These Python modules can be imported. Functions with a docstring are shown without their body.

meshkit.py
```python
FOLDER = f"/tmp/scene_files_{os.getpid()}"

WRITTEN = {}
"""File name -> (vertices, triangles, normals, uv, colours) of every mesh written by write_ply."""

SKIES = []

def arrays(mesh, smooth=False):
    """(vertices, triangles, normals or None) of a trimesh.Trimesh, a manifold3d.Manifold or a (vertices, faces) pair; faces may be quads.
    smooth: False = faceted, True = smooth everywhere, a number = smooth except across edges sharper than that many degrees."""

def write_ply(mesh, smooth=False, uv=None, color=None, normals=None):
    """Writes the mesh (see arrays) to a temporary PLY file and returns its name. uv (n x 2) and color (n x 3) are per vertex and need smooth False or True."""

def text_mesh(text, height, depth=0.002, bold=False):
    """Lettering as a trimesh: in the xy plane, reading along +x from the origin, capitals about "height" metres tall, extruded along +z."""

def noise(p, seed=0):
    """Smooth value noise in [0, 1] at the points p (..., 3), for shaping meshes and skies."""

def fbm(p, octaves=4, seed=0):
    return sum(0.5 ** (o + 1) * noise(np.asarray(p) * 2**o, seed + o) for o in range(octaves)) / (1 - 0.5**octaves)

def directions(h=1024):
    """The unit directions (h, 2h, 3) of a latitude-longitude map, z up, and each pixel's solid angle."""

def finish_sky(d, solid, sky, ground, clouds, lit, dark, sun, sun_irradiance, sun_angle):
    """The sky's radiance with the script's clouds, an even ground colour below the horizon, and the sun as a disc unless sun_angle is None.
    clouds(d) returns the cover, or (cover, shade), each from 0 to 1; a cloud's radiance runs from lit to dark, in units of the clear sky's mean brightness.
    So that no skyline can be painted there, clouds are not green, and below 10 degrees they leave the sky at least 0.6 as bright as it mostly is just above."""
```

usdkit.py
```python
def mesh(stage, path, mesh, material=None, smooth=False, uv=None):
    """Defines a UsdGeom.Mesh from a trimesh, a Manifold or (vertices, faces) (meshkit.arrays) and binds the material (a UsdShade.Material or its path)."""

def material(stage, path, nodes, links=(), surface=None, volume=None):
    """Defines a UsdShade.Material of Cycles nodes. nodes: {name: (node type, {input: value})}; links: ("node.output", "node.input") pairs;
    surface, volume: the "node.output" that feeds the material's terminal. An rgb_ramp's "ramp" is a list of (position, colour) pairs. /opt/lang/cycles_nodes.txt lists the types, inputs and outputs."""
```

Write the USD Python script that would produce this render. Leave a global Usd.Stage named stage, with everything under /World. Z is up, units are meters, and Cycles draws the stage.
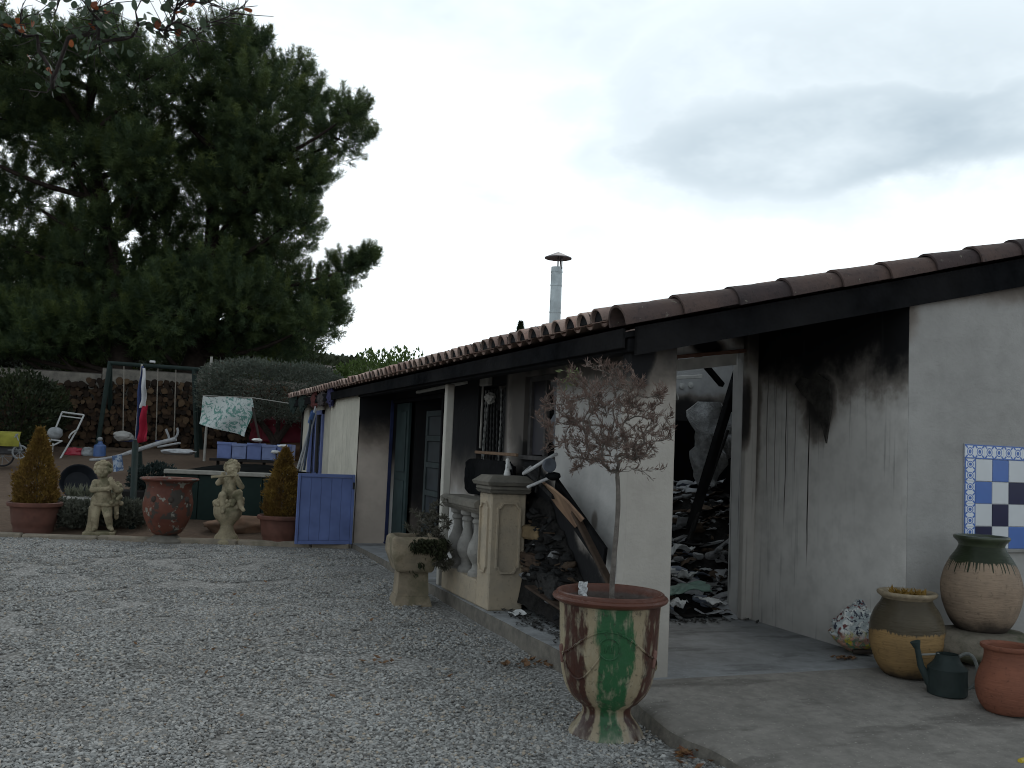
import math, random, numpy as np, trimesh, manifold3d as m3, usdkit, meshkit
from pxr import Usd, UsdGeom, UsdLux, UsdShade, Gf, Sdf, Vt
stage = Usd.Stage.CreateInMemory()
UsdGeom.SetStageUpAxis(stage, 'Z'); UsdGeom.SetStageMetersPerUnit(stage, 1.0)
UsdGeom.Xform.Define(stage, '/World'); UsdGeom.Scope.Define(stage, '/World/Looks')
RNG = np.random.default_rng(7); random.seed(7)
PI = math.pi
# ------------------------------------------------------------------ camera
FPX, YAW, PITCH, ROLL = 951.8, 0.36919, 0.068697, 0.041767
EYE = np.array([0, 0, 1.6])
FWD = np.array([math.sin(YAW)*math.cos(PITCH), math.cos(YAW)*math.cos(PITCH), math.sin(PITCH)])
_r = np.array([math.cos(YAW), -math.sin(YAW), 0]); _u = np.cross(_r, FWD)
RT = math.cos(ROLL)*_r + math.sin(ROLL)*_u; UP = -math.sin(ROLL)*_r + math.cos(ROLL)*_u
cam = UsdGeom.Camera.Define(stage, '/World/camera')
cam.CreateHorizontalApertureAttr(36.0); cam.CreateVerticalApertureAttr(27.0); cam.CreateFocalLengthAttr(36.0*FPX/1024)
cam.CreateClippingRangeAttr((0.05, 5000.0)); cam.CreateExposureAttr(0.5)
cam.AddTransformOp().Set(Gf.Matrix4d(*RT, 0, *UP, 0, *(-FWD), 0, *EYE, 1))
def ray(px, py): return FWD*FPX + RT*(px-512) - UP*(py-384)
def onz(px, py, z): d = ray(px, py); return EYE + d*((z-1.6)/d[2])
def onx(px, py, x): d = ray(px, py); return EYE + d*(x/d[0])
def ony(px, py, y): d = ray(px, py); return EYE + d*(y/d[1])
def far(px, py, dist): d = ray(px, py); return EYE + d*(dist/FPX)

# ------------------------------------------------------------------ material language
class S(str): pass
class Graph:
    def __init__(s): s.nodes, s.links = {}, []
    def n(s, kind, out, **inp):
        name = f'n{len(s.nodes)}'; lit = {}
        for k, v in inp.items():
            if isinstance(v, S): s.links.append((str(v), f'{name}.{k}'))
            else: lit[k] = v
        s.nodes[name] = (kind, lit)
        return S(f'{name}.{out}')
    def pos(s): return s.n('geometry', 'position')
    def vm(s, op, a, b, out='vector'): return s.n('vector_math', out, math_type=op, vector1=a, vector2=b)
    def m(s, op, a, b=0.0): return s.n('math', 'value', math_type=op, value1=a, value2=b)
    def mul(s, a, b): return s.m('multiply', a, b)
    def add(s, a, b): return s.m('add', a, b)
    def mx(s, a, b): return s.m('maximum', a, b)
    def noise(s, vec, scale, detail=4, rough=.55, out='fac', stretch=None, dist=0.0):
        if stretch is not None: vec = s.vm('multiply', vec, stretch)
        return s.n('noise_texture', out, vector=vec, scale=scale, detail=detail, roughness=rough, distortion=dist)
    def step(s, x, a, b, lo=0.0, hi=1.0): return s.n('map_range', 'result', range_type='smoothstep', value=x, from_min=a, from_max=b, to_min=lo, to_max=hi, clamp=True)
    def lin(s, x, a, b, lo=0.0, hi=1.0): return s.n('map_range', 'result', range_type='linear', value=x, from_min=a, from_max=b, to_min=lo, to_max=hi, clamp=True)
    def mix(s, f, a, b, op='mix'): return s.n('mix', 'color', mix_type=op, fac=f, color1=a, color2=b)
    def xyz(s, v):
        s.n('separate_xyz', 'x', vector=v); k = f'n{len(s.nodes)-1}'
        return S(k+'.x'), S(k+'.y'), S(k+'.z')
    def bump(s, h, dist=.01, strength=1.0): return s.n('bump', 'normal', height=h, distance=dist, strength=strength)
    def done(s, name, color, rough=.8, normal=None, **kw):
        a = dict(base_color=color, roughness=rough, **kw)
        a.setdefault('specular_ior_level', .16 if isinstance(rough, S) or rough > .45 else .5)
        if normal is not None: a['normal'] = normal
        p = s.n('principled_bsdf', 'BSDF', **a)
        return usdkit.material(stage, '/World/Looks/'+name, s.nodes, s.links, surface=str(p))
MATS = {}
def c3(c, k=1.0): return tuple(float(x)*k for x in c)
def M(name, color, var=.25, scale=12, rough=.8, bump=.003, bscale=None, tint=None, **kw):
    """plain material: a base colour that varies with two noises, and fine relief"""
    if name in MATS: return MATS[name]
    g = Graph(); p = g.pos()
    n1 = g.noise(p, scale, 5, .6); n2 = g.noise(p, scale*.23, 3)
    c = g.mix(g.lin(n1, .3, .7), c3(color, 1-var), c3(color, 1+var))
    c = g.mix(g.lin(n2, .35, .65, 0, .6), c, tint or c3(color, 1-var*.8))
    nb = g.bump(g.noise(p, bscale or scale*4, 4), bump) if bump else None
    MATS[name] = g.done(name, c, rough, nb, **kw)
    return MATS[name]

# ------------------------------------------------------------------ sky and light
SUN_EL, SUN_AZ = math.radians(48), math.radians(30)      # azimuth from +y towards +x: behind the house
GLOW = (math.cos(math.radians(18))*math.sin(math.radians(22)), math.cos(math.radians(18))*math.cos(math.radians(22)), math.sin(math.radians(18)))
def sky():
    g = Graph()
    d = g.n('texture_coordinate', 'generated')
    d = g.n('vector_math', 'vector', math_type='normalize', vector1=d)
    x, y, z = g.xyz(d)
    sk = g.n('sky_texture', 'color', sky_type='single_scattering', sun_disc=False, sun_elevation=SUN_EL, sun_rotation=SUN_AZ)
    zz = g.add(g.mx(z, 0.0), .12)
    q = g.n('combine_xyz', 'vector', x=g.m('divide', x, zz), y=g.m('divide', y, zz), z=0.0)
    big = g.noise(g.vm('add', q, (3.1, 7.7, 0)), .55, 6, .55, dist=.35)
    small = g.noise(g.vm('add', q, (11.3, 2.2, 0)), 1.9, 5, .6)
    mid = g.noise(g.vm('add', g.vm('multiply', d, (6, 6, 9.5)), (1.3, 4.1, 2)), 1.0, 7, .58, dist=.15)
    dens = g.add(big, g.mul(g.add(small, -.5), .28))
    # the long grey bank over the house, ragged along its lower edge
    def bank(px, py, wx, wy, amp):
        c = ray(px, py); c = c/np.linalg.norm(c)
        dx = g.n('vector_math', 'value', math_type='dot_product', vector1=d, vector2=tuple(RT))
        dy = g.n('vector_math', 'value', math_type='dot_product', vector1=d, vector2=tuple(UP))
        ex = g.m('divide', g.add(dx, -float(c@RT)), wx); ey = g.m('divide', g.add(dy, -float(c@UP)), wy)
        r = g.m('sqrt', g.add(g.mul(ex, ex), g.mul(ey, ey)))
        front = g.step(g.n('vector_math', 'value', math_type='dot_product', vector1=d, vector2=tuple(FWD)), .2, .5)
        r = g.add(r, g.mul(g.add(mid, -.5), 1.2)); r = g.add(r, g.mul(g.add(small, -.5), .55))
        return g.mul(g.mul(g.step(r, 1.1, .4), amp), front)
    grey = g.step(dens, .44, .70, 0, .40)
    for b in ((850, 100, .42, .16, .60), (850, 140, .33, .075, .80), (960, 70, .42, .15, .55), (720, 40, .34, .07, .5), (620, 155, .10, .04, .5), (200, -20, .5, .06, .4), (585, 235, .06, .03, .34), (450, 305, .055, .02, .3), (452, 130, .09, .045, .3), (375, 180, .07, .05, .3), (880, 20, .5, .05, .4)):
        grey = g.mx(grey, bank(*b))
    veil = g.mul(g.step(z, .24, .46), g.lin(g.noise(q, 1.3, 5, .6), .3, .7, .30, .72))
    grey = g.mx(grey, veil)
    tex = g.add(g.mul(g.add(mid, -.5), 1.3), g.mul(g.add(small, -.5), .9))
    grey = g.mul(g.mul(grey, g.lin(tex, -.4, .4, .62, 1.08)), g.lin(z, .03, .2, .15, 1.0))
    glow = g.n('vector_math', 'value', math_type='dot_product', vector1=d, vector2=GLOW)
    lit = g.mix(g.step(glow, .35, .93), (5.5, 6.0, 6.35), (9.2, 9.9, 10.2))
    col = g.mix(grey, lit, g.mix(1.0, lit, (.235, .30, .36), 'multiply'))
    cover = g.step(dens, .18, .34, .88, 1.0)
    col = g.mix(cover, sk, col)
    bg = g.n('background_shader', 'background', color=col, strength=.1)
    return usdkit.material(stage, '/World/Looks/sky', g.nodes, g.links, surface=str(bg))
dome = UsdLux.DomeLight.Define(stage, '/World/sky')
UsdShade.MaterialBindingAPI.Apply(dome.GetPrim()).Bind(sky())
sun = UsdLux.DistantLight.Define(stage, '/World/sun')
sun.CreateNormalizeAttr(True); sun.CreateIntensityAttr(.13); sun.CreateAngleAttr(25.0); sun.CreateColorAttr(Gf.Vec3f(1, .95, .88))
_s = np.array([math.cos(SUN_EL)*math.sin(SUN_AZ), math.cos(SUN_EL)*math.cos(SUN_AZ), math.sin(SUN_EL)])
_a = np.cross([0, 0, 1], _s); _a /= np.linalg.norm(_a); _b = np.cross(_s, _a)
sun.AddTransformOp().Set(Gf.Matrix4d(*_a, 0, *_b, 0, *_s, 0, *(_s*50), 1))

# ------------------------------------------------------------------ scene graph helpers
USED = {}
def path_for(parent, name):
    base = (str(parent.GetPath()) if parent else '/World') + '/' + name
    k = USED.get(base, -1) + 1; USED[base] = k
    return base if k == 0 else f'{base}_{k:03d}'
def tag(p, label=None, cat=None, group=None, kind=None):
    for k, v in (('label', label), ('category', cat), ('group', group), ('kind', kind)):
        if v: p.SetCustomDataByKey(k, v)
    return p
def thing(name, label, cat, loc=(0, 0, 0), rz=0.0, group=None, scale=None):
    x = UsdGeom.Xform.Define(stage, path_for(None, name))
    x.AddTranslateOp().Set(Gf.Vec3d(*map(float, loc)))
    if rz: x.AddRotateZOp().Set(math.degrees(rz))
    if scale: x.AddScaleOp().Set(Gf.Vec3f(*([scale]*3 if np.ndim(scale) == 0 else scale)))
    return tag(x.GetPrim(), label, cat, group)
def part(parent, name, mesh, mat, smooth=30, label=None, kind=None):
    """one Mesh prim under parent"""
    if isinstance(mesh, (list,)): mesh = trimesh.util.concatenate([x for x in mesh])
    m = usdkit.mesh(stage, path_for(parent, name), mesh, mat, smooth=smooth)
    return tag(m.GetPrim(), label, None, None, kind)
def solo(name, mesh, mat, label=None, cat=None, group=None, kind=None, smooth=30):
    p = part(None, name, mesh, mat, smooth); return tag(p, label, cat, group, kind)
def copy_of(src, name, loc, rz=0.0, label=None, group=None, scale=None):
    x = UsdGeom.Xform.Define(stage, path_for(None, name))
    x.GetPrim().GetReferences().AddInternalReference(src.GetPath())
    x.ClearXformOpOrder()
    x.AddTranslateOp(opSuffix='copy').Set(Gf.Vec3d(*map(float, loc)))
    x.AddRotateZOp(opSuffix='copy').Set(math.degrees(rz))
    x.AddScaleOp(opSuffix='copy').Set(Gf.Vec3f(*([scale or 1.0]*3)))
    x.GetPrim().SetInstanceable(True)
    d = src.GetCustomData()
    return tag(x.GetPrim(), label or d['label'], d.get('category'), group or d.get('group'))
def instancer(parent, name, protos, idx, mats4, mat=None, kind='stuff', label=None, cat=None):
    """protos: [(mesh, material)], mats4: n x 4 x 4 (column vectors)"""
    pth = path_for(parent, name); pi = UsdGeom.PointInstancer.Define(stage, pth)
    rel = pi.CreatePrototypesRel()
    for i, (me, ma) in enumerate(protos):
        q = usdkit.mesh(stage, f'{pth}/piece_{i:03d}' if i else f'{pth}/piece', me, ma); rel.AddTarget(q.GetPath())
    mats4 = np.asarray(mats4); n = len(mats4)
    sc = np.linalg.norm(mats4[:, :3, :3], axis=1); rot = mats4[:, :3, :3]/sc[:, None, :]
    q = trimesh_quats(rot)
    pi.CreateProtoIndicesAttr(Vt.IntArray.FromNumpy(np.asarray(idx, np.int32)))
    pi.CreatePositionsAttr(Vt.Vec3fArray.FromNumpy(mats4[:, :3, 3].astype(np.float32)))
    pi.CreateScalesAttr(Vt.Vec3fArray.FromNumpy(sc.astype(np.float32)))
    pi.CreateOrientationsAttr(Vt.QuathArray([Gf.Quath(float(a), float(b), float(c), float(d)) for a, b, c, d in q]))
    return tag(pi.GetPrim(), label, cat, None, kind)
def trimesh_quats(R):
    from scipy.spatial.transform import Rotation
    q = Rotation.from_matrix(R).as_quat(); return q[:, [3, 0, 1, 2]]
def rand_rot(n, rng, tilt=PI):
    from scipy.spatial.transform import Rotation
    a = Rotation.from_euler('z', rng.uniform(0, 2*PI, n)); b = Rotation.from_euler('x', rng.uniform(-tilt, tilt, n)); c = Rotation.from_euler('z', rng.uniform(0, 2*PI, n))
    return (a*b*c).as_matrix()

# ------------------------------------------------------------------ shape helpers
def box(x0, x1, y0, y1, z0, z1):
    b = trimesh.creation.box([x1-x0, y1-y0, z1-z0]); b.apply_translation([(x0+x1)/2, (y0+y1)/2, (z0+z1)/2]); return b
def cbox(x0, x1, y0, y1, z0, z1, r=.01):
    """box with chamfered edges"""
    pts = []
    for sx, X in ((1, x0), (-1, x1)):
        for sy, Y in ((1, y0), (-1, y1)):
            for sz, Z in ((1, z0), (-1, z1)):
                for k in ((0, 1, 1), (1, 0, 1), (1, 1, 0)):
                    pts.append((X+sx*r*k[0], Y+sy*r*k[1], Z+sz*r*k[2]))
    return trimesh.convex.convex_hull(np.array(pts))
def hexa(pts8):
    return trimesh.convex.convex_hull(np.array(pts8, float))
def bar(a, b, w, h, up=(0, 0, 1), r=.004):
    """rectangular bar from a to b, w across, h along up"""
    a, b = np.array(a, float), np.array(b, float); t = b-a; L = np.linalg.norm(t); t /= L
    s = np.cross(t, up); s /= np.linalg.norm(s); u = np.cross(s, t)
    m = cbox(0, L, -w/2, w/2, -h/2, h/2, min(r, w*.3, h*.3)); T = np.eye(4); T[:3, 0], T[:3, 1], T[:3, 2], T[:3, 3] = t, -s, u, a
    if np.linalg.det(T[:3, :3]) < 0: T[:3, 1] *= -1
    m.apply_transform(T); return m
def tube(pts, rad, n=8, cap=True):
    pts = np.array(pts, float); k = len(pts); rad = np.broadcast_to(np.asarray(rad, float), (k,))
    t = np.gradient(pts, axis=0); t /= np.maximum(np.linalg.norm(t, axis=1, keepdims=True), 1e-9)
    ref = np.array([0, 0, 1.0]) if abs(t[0][2]) < .9 else np.array([1.0, 0, 0])
    s = np.cross(t[0], ref); s /= np.linalg.norm(s); V = []
    ang = np.arange(n)/n*2*PI
    for i in range(k):
        s = s - t[i]*(s@t[i]); s /= np.linalg.norm(s); b = np.cross(t[i], s)
        V.append(pts[i]+rad[i]*(np.cos(ang)[:, None]*s+np.sin(ang)[:, None]*b))
    V = np.vstack(V); F = []
    for i in range(k-1):
        for j in range(n):
            a, b_, c, d = i*n+j, i*n+(j+1) % n, (i+1)*n+(j+1) % n, (i+1)*n+j
            F += [(a, b_, c), (a, c, d)]
    if cap:
        V = np.vstack([V, pts[:1], pts[-1:]]); e = len(V)
        for j in range(n):
            F += [(e-2, (j+1) % n, j), (e-1, (k-1)*n+j, (k-1)*n+(j+1) % n)]
    return trimesh.Trimesh(V, F, process=False)
def smooth_path(pts, n=24):
    from scipy.interpolate import CubicSpline
    pts = np.array(pts, float); s = np.r_[0, np.cumsum(np.linalg.norm(np.diff(pts, axis=0), axis=1))]
    return CubicSpline(s, pts)(np.linspace(0, s[-1], n))
def lathe(profile, n=40, wob=0.0, seed=0):
    """profile: (radius, z) from bottom to top (and back down inside)"""
    pr = np.array(profile, float); a = np.arange(n)/n*2*PI
    V = np.stack([pr[:, None, 0]*np.cos(a), pr[:, None, 0]*np.sin(a), np.repeat(pr[:, 1:], n, 1)], -1)
    if wob:
        k = meshkit.fbm(V.reshape(-1, 3)*4+seed*9.1, 3, seed).reshape(V.shape[:2])-.5
        V[..., :2] *= (1+wob*k)[..., None]
    V = V.reshape(-1, 3); F = []
    for i in range(len(pr)-1):
        for j in range(n):
            a_, b, c, d = i*n+j, i*n+(j+1) % n, (i+1)*n+(j+1) % n, (i+1)*n+j
            F += [(a_, b, c), (a_, c, d)]
    m = trimesh.Trimesh(V, F, process=False); m.update_faces(m.nondegenerate_faces()); return m
def curve_profile(pts, n=40):
    from scipy.interpolate import PchipInterpolator
    p = np.array(pts, float); s = np.r_[0, np.cumsum(np.linalg.norm(np.diff(p, axis=0), axis=1))]
    u = np.linspace(0, s[-1], n); return np.stack([PchipInterpolator(s, p[:, 0])(u), PchipInterpolator(s, p[:, 1])(u)], 1)
def prism(poly, a, b, axis='y'):
    """polygon in (x,z) extruded along y from a to b; axis 'x': polygon in (y,z); axis 'z': polygon (x,y)"""
    import shapely.geometry as sg
    g = sg.Polygon(poly) if not hasattr(poly, 'geom_type') else poly
    m = trimesh.creation.extrude_polygon(g, b-a, engine='earcut')
    T = np.eye(4)
    if axis == 'y': T[:3, :3] = np.array([[1, 0, 0], [0, 0, 1], [0, 1, 0]]).T
    if axis == 'x': T[:3, :3] = np.array([[0, 1, 0], [0, 0, 1], [1, 0, 0]]).T
    m.apply_transform(T)
    off = {'x': (a, 0, 0), 'y': (0, a, 0), 'z': (0, 0, a)}[axis]; m.apply_translation(off)
    if np.linalg.det(T[:3, :3]) < 0: m.invert()
    return m
def grid(P):
    """surface from an (n, m, 3) array of points"""
    P = np.asarray(P, float); n, m = P.shape[:2]; i, j = np.meshgrid(np.arange(n-1), np.arange(m-1), indexing='ij')
    a = (i*m+j).ravel(); F = np.vstack([np.stack([a, a+m, a+m+1], 1), np.stack([a, a+m+1, a+1], 1)])
    return trimesh.Trimesh(P.reshape(-1, 3), F, process=False)
def slab_of(P, d):
    """a sheet with thickness: surface P and the same moved by vector d, closed round the rim"""
    P = np.asarray(P, float); top = grid(P); bot = grid(P+np.asarray(d)); bot.invert()
    n, m = P.shape[:2]; k = n*m; F = []
    def edge(ids):
        for a, b in zip(ids[:-1], ids[1:]): F.extend([(a, b, b+k), (a, b+k, a+k)])
    idx = np.arange(k).reshape(n, m)
    edge(list(idx[0])); edge(list(idx[-1][::-1])); edge(list(idx[::-1, 0])); edge(list(idx[:, -1]))
    V = np.vstack([P.reshape(-1, 3), (P+np.asarray(d)).reshape(-1, 3)])
    F = np.vstack([top.faces, bot.faces+k, np.array(F)])
    return trimesh.Trimesh(V, F, process=False)
def ico(c, r, sub=1, squash=None):
    m = trimesh.creation.icosphere(subdivisions=sub, radius=1.0); m.apply_scale(r if np.ndim(r) else [r]*3); m.apply_translation(c); return m
def lump(c, r, seed, sub=2, amp=.35, fr=2.0):
    m = trimesh.creation.icosphere(subdivisions=sub, radius=1.0); v = m.vertices
    k = meshkit.fbm(v*fr+seed*7.3+20, 3, seed)
    m.vertices = v*(1+amp*(k[:, None]-.5)*2)*np.asarray(r)+np.asarray(c); return m
def moved(m, loc=(0, 0, 0), rz=0.0, rx=0.0, ry=0.0):
    m = m.copy(); T = trimesh.transformations
    m.apply_transform(T.rotation_matrix(rx, [1, 0, 0])); m.apply_transform(T.rotation_matrix(ry, [0, 1, 0])); m.apply_transform(T.rotation_matrix(rz, [0, 0, 1])); m.apply_translation(loc); return m
def body(bones, refine=.02, it=12, extra=()):
    """one continuous surface from bones ((point, radius), (point, radius)), each the hull of two spheres"""
    out = m3.Manifold()
    def sph(p, r): return m3.Manifold.sphere(r, 16).translate([float(x) for x in p])
    for (a, ra), (b, rb) in bones: out += m3.Manifold.batch_hull([sph(a, ra), sph(b, rb)])
    for p, r in extra: out += (m3.Manifold.sphere(1.0, 20).scale([float(x) for x in r]).translate([float(x) for x in p]))
    out = out.refine_to_length(refine); me = out.to_mesh()
    t = trimesh.Trimesh(np.array(me.vert_properties[:, :3]), np.array(me.tri_verts), process=True)
    trimesh.smoothing.filter_taubin(t, lamb=.5, nu=.52, iterations=it); return t
def leaves(P, N, length, width, rng, fold=.15, jitter=.3, droop=0.0):
    """leaf blades at points P pointing along N: two triangles each (diamond)"""
    n = len(P); N = N + rng.normal(0, jitter, (n, 3)); N[:, 2] -= droop; N /= np.linalg.norm(N, axis=1, keepdims=True)
    s = np.cross(N, rng.normal(0, 1, (n, 3))); s /= np.maximum(np.linalg.norm(s, axis=1, keepdims=True), 1e-6); b = np.cross(N, s)
    L = length*rng.uniform(.6, 1.25, (n, 1)); W = width*rng.uniform(.7, 1.2, (n, 1))
    v0 = P; v1 = P+N*L*.45+s*W*.5+b*W*fold; v2 = P+N*L; v3 = P+N*L*.45-s*W*.5+b*W*fold
    V = np.stack([v0, v1, v2, v3], 1).reshape(-1, 3); k = np.arange(n)*4
    F = np.vstack([np.stack([k, k+1, k+2], 1), np.stack([k, k+2, k+3], 1)])
    return trimesh.Trimesh(V, F, process=False)
def leaf_mat(name, dark, light, scale=3.0, trans=.25, rough=.6, third=None):
    if name in MATS: return MATS[name]
    g = Graph(); p = g.pos(); n = g.noise(p, scale, 4, .65); n2 = g.noise(p, scale*14, 2)
    c = g.mix(g.lin(n, .35, .65), dark, light)
    c = g.mix(g.lin(n2, .3, .7, 0, .45), c, c3(dark, .55))
    if third: c = g.mix(g.step(g.noise(p, scale*9, 2), .6, .7), c, third)
    pr = g.n('principled_bsdf', 'BSDF', base_color=c, roughness=rough, specular_ior_level=.25)
    tr = g.n('translucent_bsdf', 'BSDF', color=c)
    mx = g.n('mix_closure', 'closure', closure1=pr, closure2=tr, fac=trans)
    MATS[name] = usdkit.material(stage, '/World/Looks/'+name, g.nodes, g.links, surface=str(mx)); return MATS[name]
# ================================================================== GROUND
def edging_y(x): return 14.6 - .283*x
def ss(a, b, x): t = np.clip((np.asarray(x, float)-a)/(b-a), 0, 1); return t*t*(3-2*t)
def gz(x, y):
    """height of the ground"""
    x, y = np.asarray(x, float), np.asarray(y, float)
    d = y-edging_y(x)
    front = .08*np.clip((y-6)/7.5, 0, 1)
    gard = .10+.105*np.clip(d, 0, 12)*np.clip(d, 0, 1)
    z = np.where(d > 0, gard, front)
    right = ss(4, 6, x)*ss(5, 9, y)               # under and behind the house
    z = z*(1-right*ss(30, 24, y)*(x > 3))
    up = ss(26.6, 27.4, y)*(1-ss(3.5, 8, x)); z = z*(1-up)+up*(2.7+.06*np.clip(y-27, 0, 60))
    R = np.hypot(x, y)
    hill = 25*(1-ss(15, 150, x))*ss(90, 300, y)
    return z+hill
def ground_at(px, py):
    d = ray(px, py); d = d/np.linalg.norm(d)
    for t in np.arange(3, 80, .02):
        P = EYE+d*t
        if P[2] <= gz(P[0], P[1]): return P
def on_ground(x, y): return np.array([x, y, float(gz(x, y))])

def soil_mat():
    g = Graph(); p = g.pos()
    a = g.noise(p, .7, 5, .6); b = g.noise(p, 14, 4, .6)
    c = g.mix(g.lin(a, .35, .65), (.085, .058, .04), (.13, .092, .066))
    c = g.mix(g.lin(b, .35, .7, 0, .6), c, (.07, .05, .038))
    x, y, z = g.xyz(p)
    c = g.mix(g.step(g.add(y, g.mul(a, 6)), 29, 33), c, (.03, .034, .018))
    return g.done('garden_soil', c, .95, g.bump(b, .03))
def gravel_mat(name='gravel_bed'):
    g = Graph(); p = g.pos()
    v = g.n('voronoi_texture', 'color', vector=p, scale=46.0); dd = g.n('voronoi_texture', 'distance', vector=p, scale=46.0)
    r, gg, b = g.xyz(v)
    c = g.n('rgb_ramp', 'color', fac=r, ramp=[(0, (.17, .165, .155)), (.35, (.25, .25, .24)), (.7, (.34, .34, .33)), (1, (.44, .43, .41))])
    c = g.mix(g.lin(dd, .4, .85), c, (.12, .115, .105))
    big = g.noise(p, .9, 4, .6)
    c = g.mix(g.lin(big, .35, .7, 0, .35), c, (.10, .095, .085))
    return g.done(name, c, .9, g.bump(g.m('subtract', 1.0, dd), .012, .9))
def _axis(lo, hi, near, step):
    s = [0.0]; st = step
    while s[-1] < hi-near: st *= 1.22; s.append(s[-1]+st)
    base = list(np.arange(-near, near+1e-6, step))
    return base, s
def terrain():
    xs = np.r_[-900, -600, -420, -300, -220, -160, -120, -90, -70, -55, -42, -32, -25, np.arange(-20, 14.01, .5), 17, 22, 30, 40, 55, 70, 90, 120, 160, 220, 300, 420, 600, 900]
    ys = np.r_[-900, -500, -250, -120, -60, -30, -14, np.arange(-6, 13, .5), np.arange(13, 30, .25), 31, 33, 36, 40, 46, 54, 64, 76, 90, 105, 122, 140, 160, 180, 200, 225, 250, 280, 310, 350, 420, 520, 700, 900, 1200]
    X, Y = np.meshgrid(xs, ys, indexing='ij')
    Z = gz(X, Y); n = meshkit.fbm(np.stack([X*.9, Y*.9, X*0], -1), 4, 3)-.5
    Z = Z + n*.05*(Y > edging_y(X)+.3)*(Y < 60) - .03*(Y < edging_y(X)+.02) - .06*((X > 2.9) & (Y > 3) & (Y < 20))
    far_ = ss(80, 160, np.hypot(X, Y)); Z = Z+far_*(meshkit.fbm(np.stack([X/40, Y/40, X*0], -1), 4, 8)-.5)*9
    m = grid(np.stack([X, Y, Z], -1)); return m
tg = solo('ground', terrain(), soil_mat(), kind='structure', smooth=True)
def gravel_sheet():
    xs = np.r_[np.arange(-40, -8, 2), np.arange(-8, 3.31, .25)]; t = np.r_[np.linspace(0, 1, 70)]
    P = []
    for x in xs:
        ye = edging_y(min(x, 3.2))-.02; yy = -25+(ye+25)*(1-(1-t)**1.8); P.append([(x, y, 0) for y in yy])
    P = np.array(P); P[..., 2] = gz(P[..., 0], np.minimum(P[..., 1], edging_y(P[..., 0])-.03))
    P[..., 2] += (meshkit.fbm(P*np.array([.8, .8, 0]), 4, 5)-.5)*.035*(P[..., 1] > 1)
    return P
GP = gravel_sheet()
solo('gravel_drive', grid(GP), gravel_mat(), kind='structure', smooth=True)
def gravel_z(x, y):
    return gz(x, np.minimum(y, edging_y(x)-.03)) + (meshkit.fbm(np.stack([np.asarray(x)*.8, np.asarray(y)*.8, np.zeros_like(np.asarray(x, float))], -1), 4, 5)-.5)*.035*(np.asarray(y) > 1)
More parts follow.
